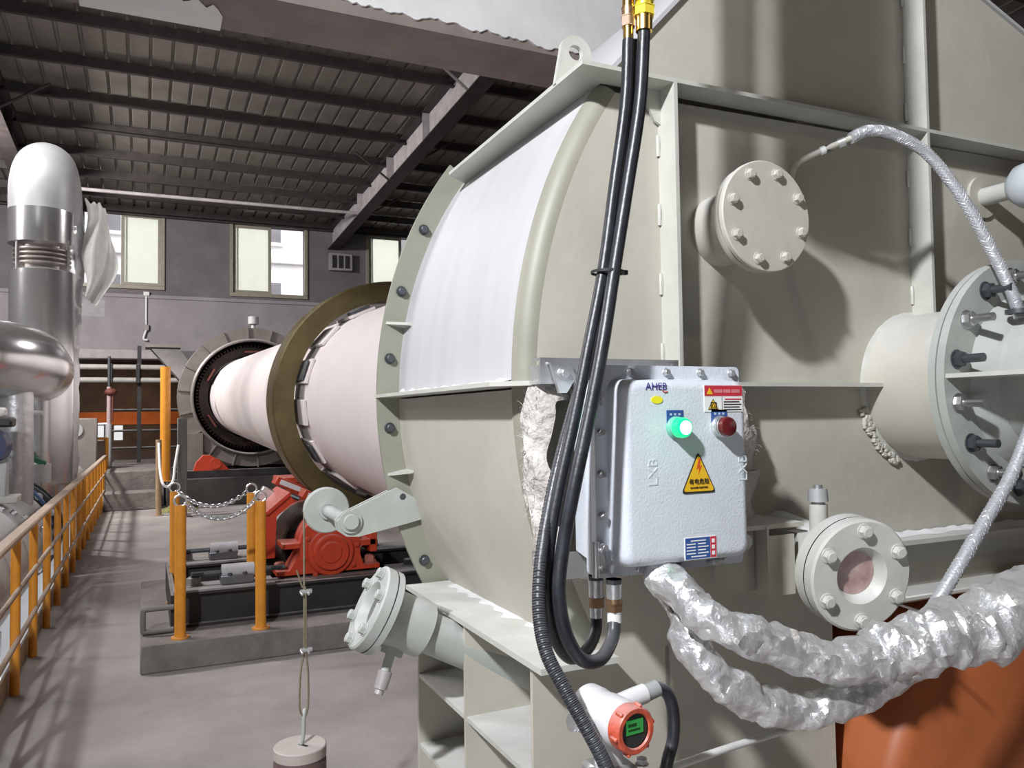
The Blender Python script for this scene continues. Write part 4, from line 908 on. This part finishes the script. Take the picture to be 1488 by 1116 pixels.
foilrun('foil_cable', P3([(965, 830, 1.60), (985, 880, 1.56), (1010, 940, 1.50), (1050, 995, 1.46), (1110, 1025, 1.44), (1180, 1030, 1.42), (1265, 1000, 1.38), (1345, 960, 1.32)]), .037, 'lower foil-wrapped cable dropping steeply then bending right below the other', 7, taper=.040)
MB().tube(P3([(940, 826, 1.60), (955, 840, 1.58), (970, 870, 1.55), (985, 900, 1.53)]), .006, 8).build('thin_cable', M('cable_brown', (.16, .12, .11), .6), label='thin dark cable hanging beside the foil under the cabinet', cat='cable')
MB().tube(P3([(1305, 878, 1.62), (1350, 893, 1.55), (1385, 905, 1.5)]), .0035, 6).build('white_wire', lwhite, label='thin white wire between the sight glass and the braided hose', cat='wire')
MB().tube(P3([(940, 1128, 1.46), (1040, 1093, 1.48), (1180, 1048, 1.52), (1260, 1018, 1.55)]), .0085, 10).build('impulse_pipe', M('pipe_white', (.62, .62, .60), .4), label='thin pale pipe slanting up to the right at the bottom edge', cat='pipe')
# orange machine casing in the lower right
oc = thing('fan_casing', (2.72, 2.1, .0), 'orange rounded machine casing low in the right corner behind the foil cables', 'machine')
MB().lathe([(0, 0), (.70, 0), (.74, .03), (.75, .06), (.75, .75), (0, .75)], (2.74, 1.72, .56), (0, 1, 0), 64).build('casing', vessel, oc)
MB().span((2.2, 1.8, 0), (3.3, 2.4, .1), .01).build('foot', vessel, oc)
# wrapped duct seen over the top right slope of the hood
foilrun('foil_duct', [(2.5, 2.6, 3.75), (3.0, 2.5, 3.62), (3.6, 2.4, 3.5)], .16, 'crumpled foil-wrapped duct over the top right edge of the hood', 11, mat=foild, crumple=3)

# ================================================================== LEFT SIDE: RAILING, DUCTS, FAR EQUIPMENT
XR = -.815
rg = thing('walkway_railing', (XR, 11, 0), 'yellow railing along the left edge of the walkway', 'railing')
ypost = MB().cyl((0, 0, .0), (0, 0, 1.10), .032, seg=14).mesh('post', yellow)
for k in range(19):
    inst(ypost, 'post', (XR, 2.6 + 1.0 * k, .002), (0, 0, 1), 1, rg)
railm = M('dusty_rail', (.36, .24, .14), .6, var=.2, scale=6, dust=.5, dustcol=(.42, .37, .34))
MB().span((XR - .045, 2.0, 1.08), (XR + .045, 20.8, 1.125), .012).build('top_rail', railm, rg)
for z in (.40, .74): MB().cyl((XR + .03, 2.0, z), (XR + .03, 20.8, z), .018, seg=10).build('middle_rail', railm, rg)
MB().span((XR - .06, 2.0, .0), (XR - .045, 20.8, .16)).build('toe_board', railm, rg)
for y in (2.9, 20.8): pass
eg = thing('railing_end_gate', (-.95, 21.2, .2), 'yellow railing end frame with two uprights by the steps', 'railing')
for x in (-.80, -1.45): MB().cyl((x, 21.2, .0), (x, 21.2, 1.52), .04, seg=12).build('upright', yellow, eg)
MB().cyl((-1.45, 21.2, 1.5), (-.8, 21.2, 1.5), .035, seg=12).build('top_bar', yellow, eg)
for k, (y0, y1, z, lab) in enumerate(((18.9, 19.6, .38, 'lower concrete step at the end of the walkway'), (19.6, 25.5, .80, 'upper concrete platform behind the step at the end of the walkway'))):
    MB().span((-.78, y0, 0), (.30 if k == 0 else .42, y1, z), .02).build('step', plcon, label=lab, cat='step')
MB().grid(lambda a, b: V((.32 + .75 * a, 18.0 + .85 * b, .004 + .2 * math.sin(PI * a) * math.sin(PI * b) * (1 + .5 * math.sin(9 * a + 5 * b)))), 16, 12).build('sack_cloth', cloth, label='crumpled olive cloth lying on the floor before the far steps', cat='cloth')
# chrome-clad duct stack with bellows and bend
ds = thing('clad_duct', (-1.22, 12, -.5), 'tall shiny aluminium-clad duct with bellows and a grey bend on top, at the left', 'duct')
sx, sy = -1.22, 12.0
MB().cyl((sx, sy, .85), (sx, sy, 3.86), .375, seg=40).build('lower_cladding', chrome, ds)
MB().cyl((sx, sy, 3.86), (sx, sy, 3.90), .37, .30, seg=40).build('cladding_end', chrome, ds)
bel = [(.285, 3.86)]
for k in range(4): bel += [(.285, 3.93 + .06 * k), (.335, 3.95 + .06 * k), (.335, 3.965 + .06 * k), (.285, 3.985 + .06 * k)]
bel += [(.285, 4.26)]
bl = MB().lathe(bel, (sx, sy, 0), (0, 0, 1), 40).build('bellows', M('bellows_steel', (.42, .38, .36), .4, .7), ds)
for a in (-.5, -2.4, 1.2): MB().cyl((sx + .355 * math.cos(a), sy + .355 * math.sin(a), 3.84), (sx + .355 * math.cos(a), sy + .355 * math.sin(a), 4.28), .014, seg=8).build('tie_rod', zinc, bl)
MB().cyl((sx - .02, sy, 4.22), (sx - .02, sy, 4.66), .375, seg=40).build('upper_cladding', chrome, ds)
MB().tube([(sx - .02, sy, 4.6), (sx - .02, sy, 4.95), (sx - .01, sy + .18, 5.22), (sx, sy + .5, 5.34), (sx + .02, sy + .9, 5.2), (sx + .03, sy + 1.1, 4.8)], .372, 40, 8).build('top_bend', lagging, ds)
foilrun('foil_return_pipe', [(sx + .04, sy + 1.15, 4.9), (sx + .05, sy + 1.2, 4.3), (sx + .03, sy + 1.15, 3.7), (sx, sy + 1.1, 3.1), (sx, sy + 1.1, .8)], .36, 'foil-wrapped return duct directly behind the clad duct', 21, jit=.004, amp=.03, crumple=2.5, mat=foild)
MB().grid(lambda a, b: V((-.80 + .42 * a * (.55 + .45 * math.sin(PI * b)) + .04 * math.sin(b * 9 + a * 2), 13.0 + .10 * math.sin(a * 7 + b * 4), 5.15 - 1.45 * b - .12 * a + .02 * math.sin(a * 20))), 20, 24).build('plastic_sheet', M('plastic_film', (.80, .80, .78), .4, trans=.2), label='pale plastic sheet hanging beside the duct in front of the left window', cat='plastic sheet')
ed = thing('elbow_duct', (-1.6, 10.0, 2.2), 'shiny clad elbow duct entering from the left edge in front of the tall duct', 'duct')
MB().tube([(-3.4, 9.6, 2.62), (-1.9, 9.75, 2.62), (-1.45, 9.95, 2.60), (-1.22, 10.45, 2.58), (-1.2, 11.0, 2.56), (-1.22, 11.7, 2.56)], .40, 36, 6).build('elbow', chrome, ed)
MB().tube([(-1.28, 10.2, 2.3), (-1.27, 10.2, 1.6), (-1.27, 10.2, 1.0)], .17, 24, 3).build('foil_leg', foild, ed)
# large lagged pipe beside the railing
lp2 = thing('lagged_pipe', (-1.6, 12, -.5), 'large pale grey lagged pipe lying beyond the railing', 'pipe')
MB().lathe([(0, 19.3), (.30, 19.25), (.48, 19.0), (.52, 18.6), (.52, 11.3), (.535, 11.25)], (-1.55, 0, .62), (0, 1, 0), 48).build('long_section', M('pale_lagging', (.50, .50, .50), .45, .2, var=.08, scale=2), lp2)
MB().lathe([(.56, 10.9), (.60, 10.6), (.60, 4.0)], (-1.55, 0, .58), (0, 1, 0), 48).build('near_section', lagging, lp2)
for y in (11.25, 10.95): MB().ring((-1.55, y, .6), (0, 1, 0), .5, .66, .07, 48).build('clamp_ring', dsteel, lp2)
cb2 = hexmesh('clamp_bolt', zinc)
for k in range(16):
    a = 2 * PI * k / 16; inst(cb2, 'clamp_bolt', (-1.55 + .60 * math.cos(a), 10.95, .6 + .60 * math.sin(a)), (0, -1, 0), .035, lp2)
for k in range(7): inst(cb2, 'seam_rivet', (-1.55 + .60 * math.cos(.35 + .16 * k), 9.7 - .22 * k, .58 + .60 * math.sin(.35 + .16 * k)), (math.cos(.35 + .16 * k), 0, math.sin(.35 + .16 * k)), .03, lp2)
for y in (8, 14, 18.5): MB().span((-2.0, y - .1, -3.0), (-1.1, y + .1, .12)).build('saddle', lagging, lp2)
# valve with green lever, white body, T handle
vv = thing('lever_valve', (-1.25, 12.3, 1.15), 'white valve with a green lever and a T-shaped stem standing on the lagged pipe', 'valve')
MB().tube([(-1.62, 11.6, 1.1), (-1.60, 11.6, 1.32), (-1.52, 11.6, 1.38), (-1.36, 11.6, 1.38), (-1.28, 11.6, 1.32), (-1.26, 11.6, 1.05)], .085, 16, 5).build('body', lwhite, vv)
MB().cyl((-1.22, 11.6, 1.15), (-1.22, 11.6, 1.38), .16, seg=24).build('drum', lagging, vv)
MB().box((-1.26, 11.5, 1.46), (.34, .06, .07), .012, Matrix.Rotation(.5, 3, 'Y')).build('lever', green, vv)
MB().tube([(-1.32, 11.6, 1.38), (-1.34, 11.6, 1.7), (-1.30, 11.6, 2.02)], .032, 10, 3).cyl((-1.45, 11.6, 2.04), (-1.16, 11.6, 2.02), .03, seg=10).build('stem', lwhite, vv)
MB().cyl((-1.45, 11.6, 2.0), (-1.30, 11.6, 2.04), .05, seg=12).build('t_handle', lwhite, vv)
hose('air_hose', [(-1.38, 11.55, 2.02), (-1.50, 11.4, 1.8), (-1.60, 11.2, 1.5), (-1.68, 11.0, 1.2)], .028, rubber, 'black hose running down from the T-handled valve stem', 'hose', sm=6)
hose('air_hose', [(-1.78, 10.5, 1.85), (-1.55, 10.5, 1.84), (-1.5, 10.5, 1.6), (-1.45, 10.5, 1.35), (-1.36, 10.5, 1.18)], .022, rubber, 'thin dark hose hanging from the left toward the pipe clamp', 'hose', sm=6)
hose('air_hose', [(-1.42, 10.75, 1.25), (-1.22, 10.75, 1.15), (-1.05, 10.75, .95), (-.98, 10.75, .70)], .02, M('blue_hose', (.06, .12, .28), .4), 'thin blue hose lying over the pipe clamp', 'hose', sm=6)
av = thing('valve_actuator', (-1.30, 9.0, 1.2), 'valve actuator with a dark blue round end and a white top at the left edge', 'actuator')
MB().cyl((-1.36, 8.9, 1.68), (-1.36, 9.3, 1.68), .175, seg=32).build('drum', navy, av)
MB().span((-1.6, 8.95, 1.86), (-1.15, 9.25, 1.96), .02).build('black_top', black, av); MB().span((-1.6, 8.97, 1.96), (-1.22, 9.23, 2.05), .02).build('white_top', lwhite, av)
MB().span((-1.6, 9.0, 1.18), (-1.2, 9.2, 1.52), .01).build('yoke', lagging, av); MB().span((-1.75, 8.95, 1.13), (-1.1, 9.25, 1.2), .01).build('base_flange', flg, av)
# ---- far equipment below the back wall
yc = thing('yellow_column', (.41, 18.4, .6), 'tall yellow round column left of the gear guard', 'column')
MB().cyl((.41, 18.5, .63), (.41, 18.5, 3.05), .10, seg=20).build('tube', yellow, yc); MB().disc((.41, 18.5, .62), (0, 0, 1), .17, .02, 20).build('foot', yellow, yc)
yb = thing('yellow_bollard', (.27, 17.4, 0), 'short yellow post standing behind the crumpled cloth', 'post')
MB().cyl((.27, 17.6, 0.01), (.27, 17.6, 1.52), .055, seg=16).build('tube', railm, yb); MB().disc((.27, 17.6, 0), (0, 0, 1), .1, .015, 16).build('foot', railm, yb)
gp = thing('guard_leg', (.66, 17.2, 0), 'dark grey square column in front of the gear guard', 'column')
MB().span((.60, 17.1, .02), (.78, 17.28, 1.95), .01).build('leg', M('leg_grey', (.10, .10, .095), .6), gp); MB().span((.52, 17.02, 0), (.86, 17.36, .02)).build('base_plate', black, gp)
hose('white_hose', [(.27, 17.53, 1.45), (.29, 17.2, .95), (.33, 16.9, .70), (.42, 16.9, .62), (.52, 16.9, .74), (.55, 16.98, 1.0), (.62, 17.08, 1.42)], .026, lwhite, 'white hose hanging in a loop in front of the gear guard', 'hose', sm=6)
hp = thing('feed_chute', (.75, 21, 3.0), 'slanted grey sheet-metal chute between the wall lintel and the gear guard', 'chute')
MB().hull([V(p) for p in ((.1, 21.6, 3.75), (.75, 21.6, 3.75), (1.3, 21.0, 2.95), (.95, 21.0, 2.7), (.1, 22.2, 3.75), (.75, 22.2, 3.75), (1.3, 21.8, 2.95), (.95, 21.8, 2.7))]).build('chute_body', M('chute_steel', (.16, .15, .145), .5, .3), hp)
MB().prism([(.02, 3.72), (.83, 3.72), (.83, 3.80), (.02, 3.80)], (0, 21.5, 0), (1, 0, 0), (0, 0, 1), (0, .78, 0)).build('chute_flange', guard, hp)
pr = thing('pipe_rack', (-.6, 23.2, .8), 'dark pipe rack with two pale horizontal pipes under the back wall', 'pipe rack')
for z, r in ((3.32, .07), (2.98, .07)): MB().cyl((-2.2, 23.2, z), (.9, 23.2, z), r, seg=14).build('horizontal_pipe', M('pale_pipe', (.36, .34, .32), .5), pr)
for x in (-.12, .55, -1.85): MB().span((x - .05, 23.3, .8), (x + .05, 23.4, 3.9)).build('rack_post', black, pr)
for z in (1.2, 1.65, 2.2): MB().cyl((-.9, 23.35, z), (.9, 23.35, z), .03, seg=8).build('rack_bar', black, pr)
for x in (-.8, -.15): MB().box((x, 23.2, 3.15), (.10, .2, .5), .01).build('pipe_clamp', black, pr)
sp = thing('stand_pipe', (-.75, 21.8, .3), 'vertical pale pipe with a dark red valve beside the railing end', 'pipe')
MB().cyl((-.78, 21.8, .02), (-.78, 21.8, 1.85), .075, seg=14).build('lower_pipe', lagging, sp)
MB().cyl((-.78, 21.8, 1.85), (-.78, 21.8, 2.75), .05, seg=14).build('upper_pipe', M('pinkish_pipe', (.40, .30, .30), .5), sp)
MB().cyl((-.70, 21.75, 1.9), (-.70, 21.75, 2.7), .02, seg=8).build('valve_rod', rust, sp); MB().ball((-.74, 21.78, 2.62), .12, 14, (1.2, 1, .8)).build('valve_body', rust, sp)
MB().cyl((-.78, 21.8, 2.75), (-.78, 21.8, 3.5), .035, seg=10).build('top_pipe', dsteel, sp); MB().cyl((-1.3, 21.8, 1.82), (-.75, 21.8, 1.85), .035, seg=8).build('branch', zinc, sp)
cp2 = thing('wall_cabinet', (-1.65, 19.5, -.2), 'dim grey box standing behind the tall clad duct above the pipe end', 'box')
MB().span((-1.75, 20.6, .5), (-.98, 21.0, 1.98), .02).build('body', guard, cp2); MB().ring((-1.42, 20.59, 1.72), (0, -1, 0), .06, .16, .03, 20).build('dial_rim', zinc, cp2)
cd_ = thing('wall_conduit', (.045, 25.95, 4.3), 'thin pale conduit with a switch box running down the back wall below the left window', 'conduit')
MB().cyl((.045, 25.94, 4.72), (.045, 25.94, 5.68), .025, seg=8).build('tube', lwhite, cd_); MB().span((-.03, 25.88, 5.62), (.13, 25.985, 5.74), .01).build('top_box', lwhite, cd_)
MB().span((-.02, 25.87, 4.58), (.12, 25.985, 4.76), .01).build('switch_box', M('switch_grey', (.3, .28, .28), .5), cd_); MB().tube([(.05, 25.9, 4.6), (.0, 25.9, 4.45), (-.02, 25.9, 4.32), (.08, 25.9, 4.30)], .03, 8, 3).build('socket', lwhite, cd_)
vt = thing('louvred_box', (5.85, 25.7, 6.9), 'small grey louvred box on the back wall under the rafter end', 'vent')
MB().span((5.45, 25.75, 6.72), (6.2, 25.985, 7.28), .015).build('body', wallp2, vt)
for k in range(3): MB().span((5.53 + .21 * k, 25.72, 6.79), (5.66 + .21 * k, 25.752, 7.20)).build('louvre', ink, vt)
